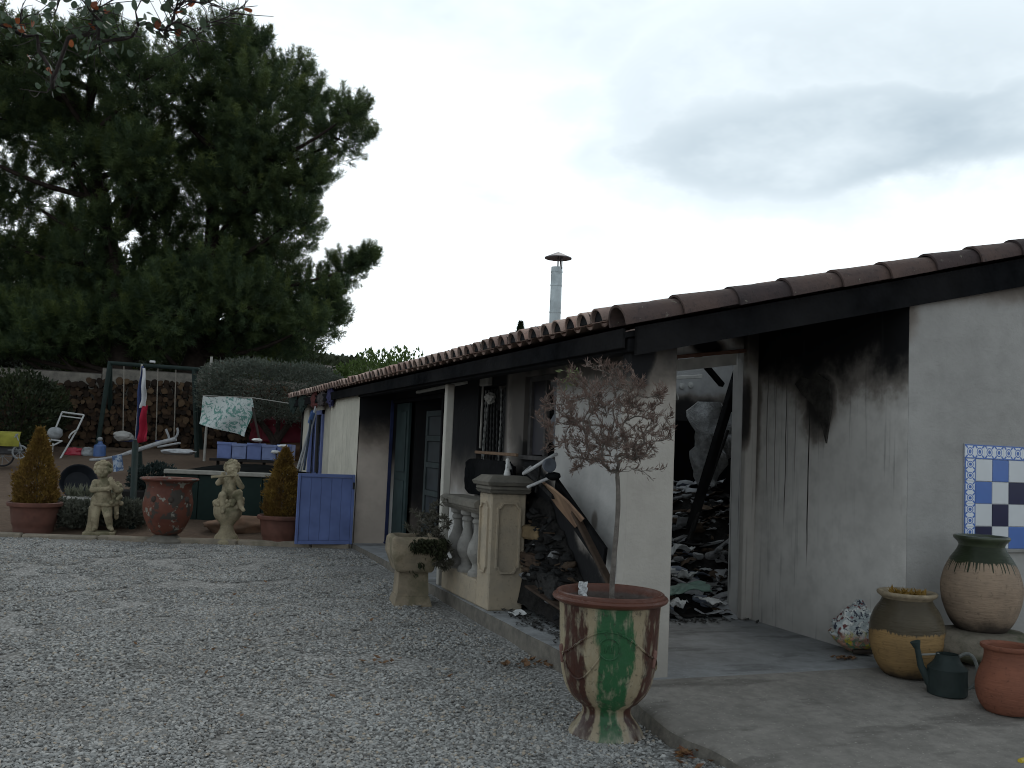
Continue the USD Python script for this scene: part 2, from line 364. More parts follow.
# loose stones: small patches of crushed stone laid over the bed
def stone_mat():
    g = Graph()
    a = g.n('attribute', 'fac', attribute='tone'); p = g.pos()
    c = g.n('rgb_ramp', 'color', fac=a, ramp=[(0, (.12, .115, .107)), (.2, (.20, .199, .19)), (.5, (.295, .299, .288)), (.75, (.38, .38, .365)), (.9, (.48, .475, .45)), (1, (.36, .29, .21))])
    c = g.mix(g.lin(g.noise(p, 1.1, 4, .6), .42, .7, 0, .4), c, (.14, .13, .115))
    c = g.mix(g.lin(g.noise(p, 160, 2), .3, .7, 0, .3), c, (.12, .115, .11))
    return g.done('crushed_stone', c, .85)
def stone_patch(seed, n, R, smin, smax):
    r = np.random.default_rng(seed); V, F, C, k = [], [], [], 0
    base = trimesh.creation.icosphere(subdivisions=0)
    for i in range(n):
        a, q = r.uniform(0, 2*PI), R*math.sqrt(r.uniform(0, 1)); s = r.uniform(smin, smax)*(1.5 if r.random() < .07 else 1)
        v = base.vertices*(1+r.normal(0, .22, (len(base.vertices), 1)))*np.array([1.25, .9, .62])*s
        v = v@rand_rot(1, r, .6)[0].T; v += (q*math.cos(a), q*math.sin(a), s*.25+r.uniform(-.003, .006))
        V.append(v); F.append(base.faces+k); k += len(v); C.append(np.full(len(v), r.uniform(0, 1)))
    return trimesh.Trimesh(np.vstack(V), np.vstack(F), process=False), np.concatenate(C)
def gravel_stones():
    r = np.random.default_rng(11); protos = [stone_patch(i, 430, .27, .0056, .0112) for i in range(4)]
    pts = []
    for y0, y1, dens in ((3.9, 7.0, 15), (7.0, 10.5, 11), (10.5, 15.4, 8)):
        n = int((y1-y0)*11*dens); x = r.uniform(-6.5, 4.5, n); y = r.uniform(y0, y1, n); pts.append(np.stack([x, y], 1))
    p = np.vstack(pts); d = EYE[:2]-p
    q = np.stack([p[:, 0], p[:, 1], gravel_z(p[:, 0], p[:, 1])], -1)
    w = (q-EYE)@FWD; sx = 512+FPX*((q-EYE)@RT)/w
    keep = (sx > -90) & (sx < 1000) & (p[:, 1] < edging_y(p[:, 0])-.2) & ((p[:, 0] < 2.72) | ((p[:, 1] < 4.25) & (p[:, 0] < 3.0)))
    p = q[keep]
    m = np.tile(np.eye(4), (len(p), 1, 1)); a = r.uniform(0, 2*PI, len(p)); s = r.uniform(.85, 1.2, len(p))
    m[:, 0, 0] = np.cos(a)*s; m[:, 0, 1] = -np.sin(a)*s; m[:, 1, 0] = np.sin(a)*s; m[:, 1, 1] = np.cos(a)*s; m[:, 2, 2] = s; m[:, :3, 3] = p
    mt = stone_mat()
    g = instancer(None, 'gravel', [(x[0], mt) for x in protos], r.integers(0, 4, len(p)), m, label='grey crushed stone gravel spread over the whole drive', cat='gravel')
    for i, (me, tone) in enumerate(protos):
        q = UsdGeom.Mesh.Get(stage, str(g.GetPath())+('/piece' if i == 0 else f'/piece_{i:03d}'))
        UsdGeom.PrimvarsAPI(q).CreatePrimvar('tone', Sdf.ValueTypeNames.FloatArray, 'vertex').Set(Vt.FloatArray.FromNumpy(tone.astype(np.float32)))
gravel_stones()

# ------------------------------------------------------------------ concrete floor of the porch and the ramp in front of it
XF, YG, ZS = 2.98, 5.55, .15
def concrete(name, base, dark, scale=1.0, spots=.3):
    g = Graph(); p = g.pos()
    a = g.noise(p, 1.6*scale, 6, .62); b = g.noise(p, 9*scale, 5, .65); f = g.noise(p, 120, 3)
    c = g.mix(g.lin(a, .32, .68), base, dark); c = g.mix(g.lin(b, .42, .75, 0, .6), c, c3(dark, .65))
    st = g.step(g.noise(g.vm('multiply', p, (.9, 3.2, 1)), 1.3, 5, .6), .54, .66, 0, spots)
    c = g.mix(st, c, c3(dark, .42))
    c = g.mix(g.step(g.noise(p, 60, 2), .66, .72), c, c3(base, 1.35))
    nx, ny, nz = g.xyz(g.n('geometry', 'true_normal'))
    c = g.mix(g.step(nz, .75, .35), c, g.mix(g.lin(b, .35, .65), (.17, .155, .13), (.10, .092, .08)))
    return g.done(name, c, .85, g.bump(g.add(f, g.mul(b, 2)), .004))
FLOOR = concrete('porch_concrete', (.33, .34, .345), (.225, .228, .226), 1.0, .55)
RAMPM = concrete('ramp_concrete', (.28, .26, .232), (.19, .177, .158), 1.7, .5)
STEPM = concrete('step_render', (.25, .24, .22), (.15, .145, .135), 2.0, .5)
def rough_edge(pts, amp, seed):
    pts = np.array(pts, float); out = []
    for a, b in zip(pts[:-1], pts[1:]):
        for t in np.linspace(0, 1, max(2, int(np.linalg.norm(b-a)/.12)), endpoint=False): out.append(a+(b-a)*t)
    out.append(pts[-1]); out = np.array(out); k = meshkit.fbm(np.c_[out*3, np.full(len(out), seed*3.3)], 3, seed)-.5
    out[1:-1, 0] += k[1:-1]*amp; return out
def slab_block(poly, zf, z0, name, mat):
    import shapely.geometry as sg
    m = trimesh.creation.extrude_polygon(sg.Polygon(poly), 1.0, engine='earcut')
    v = m.vertices; top = v[:, 2] > .5; v[top, 2] = zf(v[top, 0], v[top, 1]); v[~top, 2] = z0; m.vertices = v
    return solo(name, m, mat, kind='structure', smooth=False)
edge = rough_edge([(2.955, 5.5), (2.95, 8), (2.96, 13.9)], .035, 2)
slab_block(np.vstack([edge, [(9.0, 13.9), (9.0, 5.5)]]), lambda x, y: np.full(len(x), ZS), -.08, 'porch_floor', FLOOR)
def ramp_z(x, y):
    x, y = np.asarray(x, float), np.asarray(y, float)
    z = .146*np.clip((y-3.45)/2.05, 0, 1)**.85+.006
    return z+(meshkit.fbm(np.stack([x*2.3, y*2.3, x*0], -1), 3, 4)-.5)*.022*np.clip((5.49-y)/.3, 0, 1)
def ramp():
    ys = np.linspace(2.2, 5.495, 60); t = np.r_[0, .004, .010, .02, np.linspace(.035, 1, 60)]; P = []
    for y in ys:
        xl = np.interp(y, [2.2, 3.2, 3.9, 4.3, 4.7, 5.05, 5.5], [3.30, 3.12, 2.96, 2.90, 2.83, 2.86, 2.95])+.03*(meshkit.noise(np.array([y*5, 0, 2.]))-.5)
        row = xl+(9-xl)*t; z = ramp_z(row, np.full_like(row, y)); z[0] = -.08; z[1] = z[4]-.028; z[2] = z[4]-.007; P.append(np.stack([row, np.full_like(row, y), z], -1))
    P = np.array(P); P = np.concatenate([np.concatenate([P[:1, :, :2], np.full((1, P.shape[1], 1), -.08)], -1), P]); m = grid(P); m.invert(); return m
solo('concrete_ramp', ramp(), RAMPM, kind='structure', smooth=40)

# ================================================================== HOUSE
house = thing('burnt_house', 'low burnt out house with sooty rendered walls and a tiled lean-to roof', 'house')
SL = .244; ANG = math.atan(SL)
def deck(x): return 2.345+SL*(x-2.85)                       # underside of the roof boards
def plaster(name, base, soot=(), streak=0.0, dirt=.35, trowel=1.0, tint=None, sootcol=(.012, .012, .013), warm=(.16, .13, .105)):
    """rendered wall; soot: (axis, from, to, strength, wobble) ramps or ('blob', centre, radii, strength)"""
    g = Graph(); p = g.pos(); x, y, z = g.xyz(p); ax = {'x': x, 'y': y, 'z': z}
    n1 = g.noise(p, 1.3, 5, .62); n2 = g.noise(p, 6, 5, .6); n3 = g.noise(p, 38, 3, .6)
    c = g.mix(g.lin(n1, .32, .68), c3(base, .86), c3(base, 1.08)); c = g.mix(g.lin(n2, .45, .75, 0, dirt), c, tint or c3(base, .62))
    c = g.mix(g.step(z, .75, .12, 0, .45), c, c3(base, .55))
    tot = None; wob = g.add(g.noise(p, 2.3, 5, .6), -.5)
    for s in soot:
        if s[0] == 'blob':
            q = g.vm('divide', g.vm('subtract', p, tuple(s[1])), tuple(s[2])); r = g.n('vector_math', 'value', math_type='length', vector1=q)
            k = g.mul(g.step(g.add(r, g.mul(wob, .9)), 1.0, .35), s[3])
        elif s[0] == 'drip':
            yy = g.add(y, g.mul(g.add(g.noise(g.vm('multiply', p, (1, 1, .8)), 3.0, 2), -.5), .03)); k = g.mul(g.mul(g.step(g.m('absolute', g.add(yy, -s[1])), s[2], s[2]*.35), g.step(g.add(z, g.mul(wob, .2)), s[3], s[3]+.5)), s[4])
        elif s[0] == 'lin':
            k = g.step(g.add(g.n('vector_math', 'value', math_type='dot_product', vector1=p, vector2=tuple(s[1])), g.mul(wob, s[5])), s[2], s[3], 0, s[4])
            for lim in s[6:]: k = g.mul(k, g.step(ax[lim[0]], lim[1], lim[2]))
        else:
            k = g.step(g.add(ax[s[0]], g.mul(wob, s[4])), s[1], s[2], 0, s[3])
            for lim in s[5:]: k = g.mul(k, g.step(ax[lim[0]], lim[1], lim[2]))
        tot = k if tot is None else g.mx(tot, k)
    if tot is not None:
        c = g.mix(g.step(tot, .03, .55), c, warm, 'mix') if False else g.mix(g.mul(g.step(tot, .02, .5), .75), c, warm)
        c = g.mix(g.step(tot, .25, .95), c, sootcol)
    if streak:
        s1 = g.noise(g.vm('multiply', p, (26, 26, .9)), 1.0, 3, .55); s2 = g.noise(g.vm('multiply', p, (1.4, 1.4, .8)), 1.0, 2)
        c = g.mix(g.mul(g.step(s1, .57, .72), g.step(s2, .36, .6, 0, streak)), c, (.035, .035, .036))
    tr = g.noise(g.vm('multiply', p, (1, 1, 1.7)), 4.5, 4, .55, dist=.8)
    h = g.add(g.mul(tr, .45*trowel), g.mul(n3, .35))
    return g.done(name, c, .88, g.bump(h, .010))
WHITE = (.43, .43, .42)
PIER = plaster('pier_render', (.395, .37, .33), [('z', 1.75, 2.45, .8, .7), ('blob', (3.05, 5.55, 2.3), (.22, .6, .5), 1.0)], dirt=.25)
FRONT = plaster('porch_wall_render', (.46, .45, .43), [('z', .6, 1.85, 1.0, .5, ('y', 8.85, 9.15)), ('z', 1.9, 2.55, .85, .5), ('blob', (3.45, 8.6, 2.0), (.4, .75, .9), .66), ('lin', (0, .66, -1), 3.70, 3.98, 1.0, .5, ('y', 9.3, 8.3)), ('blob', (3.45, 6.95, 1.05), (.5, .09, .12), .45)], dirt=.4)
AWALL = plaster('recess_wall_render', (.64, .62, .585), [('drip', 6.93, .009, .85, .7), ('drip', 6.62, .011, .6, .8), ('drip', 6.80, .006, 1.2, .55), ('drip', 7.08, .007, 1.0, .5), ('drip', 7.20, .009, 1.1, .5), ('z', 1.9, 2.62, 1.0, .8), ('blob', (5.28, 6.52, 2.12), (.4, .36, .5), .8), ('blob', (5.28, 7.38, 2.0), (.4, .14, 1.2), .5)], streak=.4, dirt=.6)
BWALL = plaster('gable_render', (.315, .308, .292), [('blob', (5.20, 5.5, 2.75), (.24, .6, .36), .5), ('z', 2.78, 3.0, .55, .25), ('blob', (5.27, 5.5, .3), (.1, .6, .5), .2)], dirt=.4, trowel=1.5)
ENDM = plaster('shed_end_render', (.50, .43, .37), [('z', 1.2, 2.15, 1.0, .5)])
BLACK = plaster('burnt_interior_render', (.10, .10, .10), [('z', -.5, 1.2, .9, 1.2)])
INNER = plaster('inner_partition_render', (.34, .34, .335), [('z', 2.7, 3.1, .6, .6), ('z', 2.42, 2.2, .85, .3), ('blob', (5.4, 9.6, 2.75), (.35, .5, .18), .9)], dirt=.6)
CHAR = M('charred_timber', (.012, .012, .013), .5, 9, .9, .006, specular_ior_level=.08)
CHARB = M('charred_board', (.007, .0075, .0085), .6, 5, .95, .012, 22, (.022, .021, .021), specular_ior_level=.02)
# near end pier of the front wall, then the front wall with its window and doors
part(house, 'wall', trimesh.util.concatenate([cbox(2.98, 3.335, 5.55, 5.66, .10, 2.345, .008), box(3.2, 3.33, 5.66, 5.9, .1, 2.35), box(3.2, 3.5, 5.9, 6.05, .1, 2.35)]), PIER, False)
def wall_yz(x0, x1, outer, holes=()):
    import shapely.geometry as sg
    return prism(sg.Polygon(outer, [h for h in holes]), x0, x1, 'x')
def rect(a, b, c, d): return [(a, c), (b, c), (b, d), (a, d)]
part(house, 'wall', wall_yz(3.45, 3.60, [(6.05, .1), (9.08, .1), (9.08, 2.28), (9.92, 2.28), (9.92, .1), (11.15, .1), (11.15, 2.26), (13.76, 2.26), (13.76, .1), (13.8, .1), (13.8, 2.47), (6.05, 2.47)], [rect(7.80, 8.56, 1.52, 2.31)]), FRONT, False)
# wall with the doorway at the back of the recess
def wall_xz(y0, y1, outer, holes=()):
    import shapely.geometry as sg
    m = prism(sg.Polygon(outer, [h for h in holes]), y0, y1, 'y'); return m
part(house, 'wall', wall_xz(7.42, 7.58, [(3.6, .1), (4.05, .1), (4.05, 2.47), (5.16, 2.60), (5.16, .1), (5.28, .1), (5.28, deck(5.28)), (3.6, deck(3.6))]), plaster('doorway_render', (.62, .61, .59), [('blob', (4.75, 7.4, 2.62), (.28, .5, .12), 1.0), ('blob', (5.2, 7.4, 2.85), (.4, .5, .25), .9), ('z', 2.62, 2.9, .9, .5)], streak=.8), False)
part(house, 'wall', box(5.28, 5.44, 5.504, 7.58, .1, deck(5.28)), AWALL, False)
part(house, 'wall', wall_xz(5.50, 5.66, [(5.281, .02), (9.2, .02), (9.2, deck(9.2)), (5.281, deck(5.281))]), BWALL, False)
part(house, 'wall', box(2.98, 3.449, 13.8, 13.95, .02, 2.36), ENDM, False)
for mesh in (box(9.05, 9.2, 5.66, 20.1, 0, deck(9.05)), wall_xz(19.9, 20.05, [(3.1, 0), (9.05, 0), (9.05, deck(9.05)), (3.1, deck(3.1))]),
             wall_xz(13.0, 13.12, [(3.6, .1), (9.05, .1), (9.05, deck(9.05)), (3.6, deck(3.6))])): part(house, 'wall', mesh, BLACK, False)
part(house, 'partition', wall_xz(9.6, 9.7, [(3.6, 2.02), (8.4, 2.02), (8.4, .1), (9.05, .1), (9.05, deck(9.05)), (3.6, deck(3.6))]), INNER, False)
for bx, bz in ((5.62, 2.42), (5.83, 2.42), (5.72, 2.62), (5.95, 2.44)):
    part(house, 'wall_washer', moved(lathe([(0, 0), (.035, 0), (.035, .012), (.012, .018), (0, .02)], 14), (bx, 9.6, bz), rx=PI/2), M('pale_washer', (.45, .45, .43), .2, 20))
# door jamb, lintel bar and what is left of the board above it
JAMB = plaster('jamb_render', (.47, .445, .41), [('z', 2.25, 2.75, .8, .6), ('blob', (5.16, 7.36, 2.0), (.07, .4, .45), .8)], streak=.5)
part(house, 'door_jamb', cbox(5.155, 5.279, 7.34, 7.418, .15, 2.78, .012), JAMB, False)
part(house, 'lintel', bar((3.95, 7.39, 2.415), (5.154, 7.39, 2.600), .05, .035), M('rust_brown_bar', (.16, .085, .06), .4, 12))
part(house, 'lintel_board', hexa([(3.95, 7.44, 2.28), (5.10, 7.44, 2.47), (3.95, 7.44, 2.39), (5.10, 7.44, 2.575), (3.95, 7.46, 2.28), (5.10, 7.46, 2.47), (3.95, 7.46, 2.39), (5.10, 7.46, 2.575)]), M('pale_board', (.5, .49, .46), .25, 6), False)
part(house, 'rafter', bar((4.6, 7.7, 2.62), (5.35, 9.3, 1.75), .07, .11), CHAR)
# charred flake of render on the recess wall
flk = np.array([(6.80, 2.27), (6.72, 2.33), (6.60, 2.30), (6.50, 2.34), (6.36, 2.27), (6.33, 2.05), (6.36, 1.9), (6.385, 1.76), (6.43, 1.88), (6.55, 2.08), (6.70, 2.17)])
part(house, 'charred_flake', prism([(a, b) for a, b in flk], 5.262, 5.279, 'x'), M('char_flake', (.06, .056, .05), .6, 14, .9, .01), False)
# roof: boards, fascia, beam, rafters, tiles
roof = part(house, 'roof', hexa([(x, y, deck(x)+k) for x in (2.9, 9.3) for y in (5.49, 20.15) for k in (0, .035)]) if False else trimesh.util.concatenate([
    hexa([(x, y, deck(x)+k) for x in (2.9, 4.6) for y in (5.49, 20.15) for k in (0, .035)]),
    hexa([(x, y, deck(x)+k) for x in (4.6, 6.6) for y in (5.49, 7.75) for k in (0, .035)]),
    hexa([(x, y, deck(x)+k) for x in (4.6, 6.6) for y in (11.6, 20.15) for k in (0, .035)]),
    hexa([(x, y, deck(x)+k) for x in (6.6, 9.3) for y in (5.49, 20.15) for k in (0, .035)])]), CHAR, False)
fz = lambda x: 2.3+.234*(x-3.2)
part(house, 'fascia', hexa([(x, y, z) for x in (2.97, 9.3) for y in (5.452, 5.488) for z in (fz(x), deck(x)+.06)]), CHARB, False)
part(house, 'eave_beam', cbox(2.93, 3.05, 5.50, 13.79, 2.27, 2.362, .01), CHAR, False)
part(house, 'eave_fascia', cbox(2.885, 2.91, 5.50, 20.1, 2.29, 2.42, .004), CHARB, False)
for y in np.arange(6.2, 13.7, .62):
    part(house, 'rafter', hexa([(x, y+k, deck(x)-d) for x in (3.06, 5.27 if y < 7.4 else 4.55) for k in (0, .07) for d in (.002, .12)]), CHAR, False)
POST = plaster('porch_post_paint', (.46, .44, .39), [('z', 2.0, 2.5, .8, .25)], dirt=.3)
part(house, 'porch_post', cbox(3.0, 3.085, 9.65, 9.735, .15, 2.268, .008), POST, False)
part(house, 'ceiling_batten', bar((3.22, 9.7, 2.30), (3.22, 11.6, 2.27), .05, .03), M('pale_batten', (.34, .33, .30), .3, 8))
part(house, 'ceiling_batten', bar((3.30, 9.4, 2.36), (3.30, 8.75, 2.36), .04, .03), M('pale_batten', (.34, .33, .30), .3, 8))
def tile_mesh(L, r0, r1, th=.014, n=9, spread=1.0):
    """a half round roof tile, axis along +x, hollow below"""
    a = np.linspace(-PI/2*spread, PI/2*spread, n); P = []
    for r, x in ((r0-th, 0), (r0, 0), (r1, L), (r1-th, L)): P.append(np.stack([np.full(n, x), r*np.sin(a), r*np.cos(a)], -1))
    P = np.array(P+[P[0]]); return grid(P)
def tile_mat(name, a, b, c_):
    g = Graph(); p = g.pos(); n = g.noise(p, 3.1, 4, .6); q = g.noise(p, 30, 4, .65)
    col = g.mix(g.lin(n, .35, .65), a, b); col = g.mix(g.step(q, .52, .72, 0, .7), col, c_)
    col = g.mix(g.step(g.noise(p, 17, 4, .7), .64, .70, 0, .7), col, (.20, .19, .15))
    return g.done(name, col, .85, g.bump(q, .006))
T_CLAY = [tile_mat('clay_tile_pink', (.36, .235, .19), (.27, .19, .16), (.15, .13, .12)), tile_mat('clay_tile_pale', (.42, .31, .26), (.33, .24, .20), (.2, .18, .16)), tile_mat('clay_tile_brown', (.26, .175, .145), (.2, .15, .13), (.12, .1, .09))]
T_DARK = [tile_mat('sooty_tile', (.062, .044, .042), (.045, .035, .035), (.025, .022, .022)), tile_mat('sooty_tile_light', (.10, .068, .058), (.068, .05, .047), (.04, .034, .034))]
def lay(me, x, y, up=0.0, flip=False, roll=0.0, yaw=0.0, base=2.485):
    m = me.copy(); T = trimesh.transformations
    if flip: m.apply_transform(T.rotation_matrix(PI, [1, 0, 0]))
    m.apply_transform(T.rotation_matrix(roll, [1, 0, 0])); m.apply_transform(T.rotation_matrix(yaw, [0, 0, 1]))
    m.apply_transform(T.rotation_matrix(-ANG, [0, 1, 0])); m.apply_translation((x, y, base+SL*(x-2.85)+up)); return m
cov, chn = tile_mesh(.46, .090, .078, .010, n=13), tile_mesh(.46, .080, .088, n=9)
rr = np.random.default_rng(5); cols = np.arange(5.70, 20.1, .226)
for i, y in enumerate(cols):
    mt = T_CLAY[rr.integers(0, 3)]; j = rr.normal(0, .004)
    part(roof, 'tile', lay(cov, 2.80+j, y+rr.normal(0, .006), yaw=rr.normal(0, .012), up=rr.normal(0, .003)), mt, 40)
    part(roof, 'tile', lay(chn, 2.90+j, y+.113, up=.045, flip=True, yaw=rr.normal(0, .01)), T_CLAY[rr.integers(0, 3)], 40)
part(roof, 'mortar_plug', [moved(prism([(.086*math.sin(t), .086*math.cos(t)) for t in np.linspace(-PI/2, PI/2, 9)], 0, .01, 'x'), (2.816, y, 2.482)) for y in cols], M('sooty_mortar', (.02, .02, .021), .4, 20, .95, specular_ior_level=.1), False, kind='stuff')
ver = tile_mesh(.50, .119, .095, .016, 15, 1.12)
for k in range(15):
    part(roof, 'tile', lay(ver, 2.845+.432*k, 5.50+rr.normal(0, .004), up=rr.normal(0, .003), yaw=rr.normal(0, .008), base=2.452), T_DARK[1 if k in (0, 4) else rr.integers(0, 2)], 40)
rest = []; cl, hl = tile_mesh(.46, .088, .078, n=6), tile_mesh(.46, .080, .088, n=5)
for y in cols:
    for k in range(1, 15):
        x = 2.80+.42*k
        if 4.4 < x < 6.5 and 7.65 < y < 11.7: continue
        rest.append(lay(cl, x, y)); rest.append(lay(hl, x+.03, y+.113, up=.045, flip=True))
part(roof, 'tile_field', rest, T_CLAY[2], False, kind='stuff')
# flue pipe with its cone
ZINC = M('grey_zinc', (.42, .47, .48), .25, 7, .45, .001, metallic=.55)
ZINCD = M('dull_zinc_cap', (.16, .15, .155), .3, 9, .5, .001, metallic=.3)
fl = part(roof, 'chimney_flue', trimesh.util.concatenate([tube([(5.545, 12.7, 2.8), (5.545, 12.7, 4.30)], .083, 18)]+[tube([(5.545, 12.7, z), (5.545, 12.7, z+.02)], .088, 18) for z in (3.2, 3.62, 4.02, 4.22)]), ZINC)
part(fl, 'flue_cowl', moved(lathe([(0, .10), (.04, .085), (.20, .012), (.20, 0), (.0, .03)], 24), (5.56, 12.7, 4.43)), ZINCD)
part(fl, 'cowl_stem', [tube([(5.56, 12.7, 4.27), (5.56, 12.7, 4.47)], .012, 8), tube([(5.62, 12.75, 4.27), (5.62, 12.75, 4.45)], .01, 8), tube([(5.59, 12.63, 4.27), (5.59, 12.63, 4.45)], .01, 8)], ZINCD)
# shed at the far end: pale ribbed cladding, a set back bay with a blue framed glazed door
CREAM = plaster('shed_cladding_paint', (.50, .475, .40), [('z', 2.25, 2.6, .35, .2)], streak=.35, dirt=.4)
ys = np.arange(13.8, 16.05, .03); prof = [(y, 2.975-.012*(1 if (i//3) % 2 else 0)) for i, y in enumerate(ys)]
poly = [(x, y) for y, x in prof]+[(3.10, ys[-1]), (3.10, 13.955), (2.975, 13.8)]
for i in range(4):
    a = 13.8+i*.56; b = a+.556; yy = np.arange(a, b+.001, .0278)
    P = [(2.976-.013*(.5+.5*math.cos((y-a)*2*PI/.139)), y) for y in yy]
    m = grid(np.array([[(x, y, z) for x, y in P] for z in (.06, 2.34)])); part(house, 'cladding_sheet', m, CREAM, 40)
part(house, 'wall', wall_yz(3.02, 3.12, [(13.96, 0), (16.04, 0), (16.04, 2.35), (13.96, 2.35)]), CREAM, False)
part(house, 'wall', wall_yz(3.12, 3.24, [(16.04, 0), (20.0, 0), (20.0, 2.39), (16.04, 2.39)], [rect(17.5, 18.95, .3, 2.18)]), CREAM, False)
part(house, 'wall', box(3.02, 3.24, 16.04, 16.14, 0, 2.35), CREAM, False)
BLUE = M('blue_gloss_paint', (.13, .16, .33), .18, 9, .5, .002)
fr = part(house, 'shed_door', [bar((3.11, 17.55, .3), (3.11, 17.55, 2.18), .1, .06, (1, 0, 0)), bar((3.11, 18.9, .3), (3.11, 18.9, 2.18), .1, .06, (1, 0, 0)), bar((3.11, 17.5, 2.14), (3.11, 18.95, 2.14), .06, .08), bar((3.11, 18.2, .3), (3.11, 18.2, 2.1), .07, .05, (1, 0, 0))], BLUE)
def pane_mat():
    g = Graph(); t = g.n('transparent_bsdf', 'BSDF', color=(.82, .88, .88)); gl = g.n('glossy_bsdf', 'BSDF', color=(.9, .9, .9), roughness=.03)
    f = g.n('fresnel', 'fac', IOR=1.5); mx = g.n('mix_closure', 'closure', closure1=t, closure2=gl, fac=f)
    return usdkit.material(stage, '/World/Looks/window_glass', g.nodes, g.links, surface=str(mx))
GLASS = pane_mat()
part(fr, 'pane', box(3.15, 3.156, 17.6, 18.15, .32, 2.1), GLASS, False); part(fr, 'pane', box(3.15, 3.156, 18.25, 18.85, .32, 2.1), GLASS, False)
# porch doors: blue frame, teal leaf, a glazed leaf standing open
TEAL = M('teal_door_paint', (.026, .042, .042), .3, 4, .8, .002, tint=(.01, .016, .016), specular_ior_level=.2)
part(house, 'door_frame', [bar((3.447, 13.76, .15), (3.447, 13.76, 2.25), .02, .05, (1, 0, 0)), bar((3.44, 13.72, .16), (3.44, 13.72, .18), .05, .07, (1, 0, 0))], M('sooty_blue_paint', (.018, .025, .07), .6, 3, .7, tint=(.015, .015, .018)))
part(house, 'door_frame', [bar((3.46, 11.2, .15), (3.46, 11.2, 2.25), .05, .07, (1, 0, 0)), bar((3.46, 11.2, 2.23), (3.46, 13.69, 2.23), .05, .05)], CHAR)
dl = part(house, 'door', [cbox(3.50, 3.54, 13.0, 13.69, .16, 2.2, .004)], TEAL); part(dl, 'door_panel', cbox(3.485, 3.5, 13.1, 13.58, .3, 1.1, .004), TEAL); part(dl, 'door_panel', cbox(3.485, 3.5, 13.1, 13.58, 1.22, 2.08, .004), TEAL)
GREY = M('smoky_door_paint', (.032, .042, .042), .35, 4, .8, .002, tint=(.01, .012, .012), specular_ior_level=.2)
dl = part(house, 'door', [bar((3.50, 11.27, .16), (3.50, 11.27, 2.06), .08, .04, (1, 0, 0)), bar((3.50, 12.02, .16), (3.50, 12.02, 2.06), .08, .04, (1, 0, 0))]+[bar((3.50, 11.31, z), (3.50, 11.98, z), .04, .07) for z in (.22, .62, 1.0, 1.36, 1.70, 2.02)], GREY)
for z0, z1 in ((.26, .58), (.66, .96), (1.04, 1.32), (1.40, 1.66), (1.74, 1.98)): part(dl, 'pane', box(3.50, 3.508, 11.31, 11.98, z0, z1), M('sooty_pane', (.02, .024, .026), .5, 4, .5, 0), False)
# window beside the pier: frame, one sash left
WIN = M('scorched_window_frame', (.07, .066, .064), .5, 8, .7)
w = part(house, 'window', [bar((3.52, 7.83, 1.53), (3.52, 7.83, 2.3), .06, .05, (1, 0, 0)), bar((3.52, 8.53, 1.53), (3.52, 8.53, 2.3), .06, .05, (1, 0, 0)), bar((3.52, 7.85, 2.285), (3.52, 8.5, 2.285), .06, .05), bar((3.50, 7.78, 1.53), (3.50, 8.58, 1.53), .16, .04), bar((3.52, 8.17, 1.55), (3.52, 8.17, 2.27), .05, .04, (1, 0, 0))], WIN)
part(w, 'pane', box(3.525, 3.531, 8.19, 8.50, 1.56, 2.26), M('smoked_glass', (.02, .019, .024), .3, 3, .4, 0), False)
rng = np.random.default_rng(3)
def rag(y0, y1, z0, z1, x, seed, amp=.05, drop=.3):
    n, m = 12, 9; r = np.random.default_rng(seed); P = np.zeros((n, m, 3))
    for i in range(n):
        for j in range(m):
            y = y0+(y1-y0)*j/(m-1); z = z1+(z0-z1)*i/(n-1)*(1-drop*meshkit.noise(np.array([j*.9, seed, 0.])))
            P[i, j] = (x+amp*(meshkit.noise(np.array([j*.8, i*.35, seed]))-.5)*2, y, z)
    return slab_of(P, (.004, 0, 0))
part(w, 'curtain_rag', rag(7.92, 8.12, 1.58, 2.2, 3.56, 4), M('grey_rag', (.20, .21, .23), .5, 9, .9), 40)
# bead curtain in the side doorway
for k, y in enumerate(np.linspace(9.2, 9.86, 9)):
    zz = np.arange(1.15 if k % 3 else .9, 2.24, .035)
    b = tube([(3.5+.01*math.sin(z*3+k), y+.012*math.sin(z*4+k*2), z) for z in zz], [.011 if i % 2 else .004 for i in range(len(zz))], 6)
    part(house, 'bead_string', b, M('curtain_beads', (.22, .22, .21), .6, 15, .5) if k in (2, 7, 8) else M('sooty_beads', (.035, .035, .035), .5, 15, .6), True)
# ================================================================== azulejo panel on the gable wall
TW = [M('glaze_white', (.54, .565, .58), .06, 5, .22, 0), M('glaze_blue', (.07, .145, .39), .10, 6, .2, 0), M('glaze_navy', (.008, .010, .032), .2, 6, .2, 0)]
def border_mat():
    """white border tile with the blue scroll and roundel print"""
    g = Graph(); p = g.n('attribute', 'vector', attribute='st'); u, v, w = g.xyz(p)
    fu = g.add(g.m('fraction', g.mul(u, 2.0)), -.5); fv = g.add(v, -.5)
    r = g.m('sqrt', g.add(g.mul(g.mul(fu, 1.0), g.mul(fu, 1.0)), g.mul(g.mul(fv, 1.0), g.mul(fv, 1.0))))
    disc = g.step(r, .17, .13); ring = g.mul(g.step(r, .33, .29), g.step(r, .21, .25))
    d1 = g.m('absolute', g.add(g.m('absolute', fu), g.mul(g.m('absolute', fv), -1.0))); cross = g.mul(g.step(d1, .12, .07), g.step(r, .34, .38))
    edge = g.step(g.m('absolute', fv), .40, .44)
    k = g.mx(g.mx(disc, ring), g.mx(cross, edge)); k = g.mul(k, g.step(g.noise(g.pos(), 70, 2), .25, .45, .7, 1))
    c = g.mix(k, (.60, .64, .68), (.05, .12, .36))
    return g.done('blue_scroll_tile', c, .22)
BORD = border_mat()
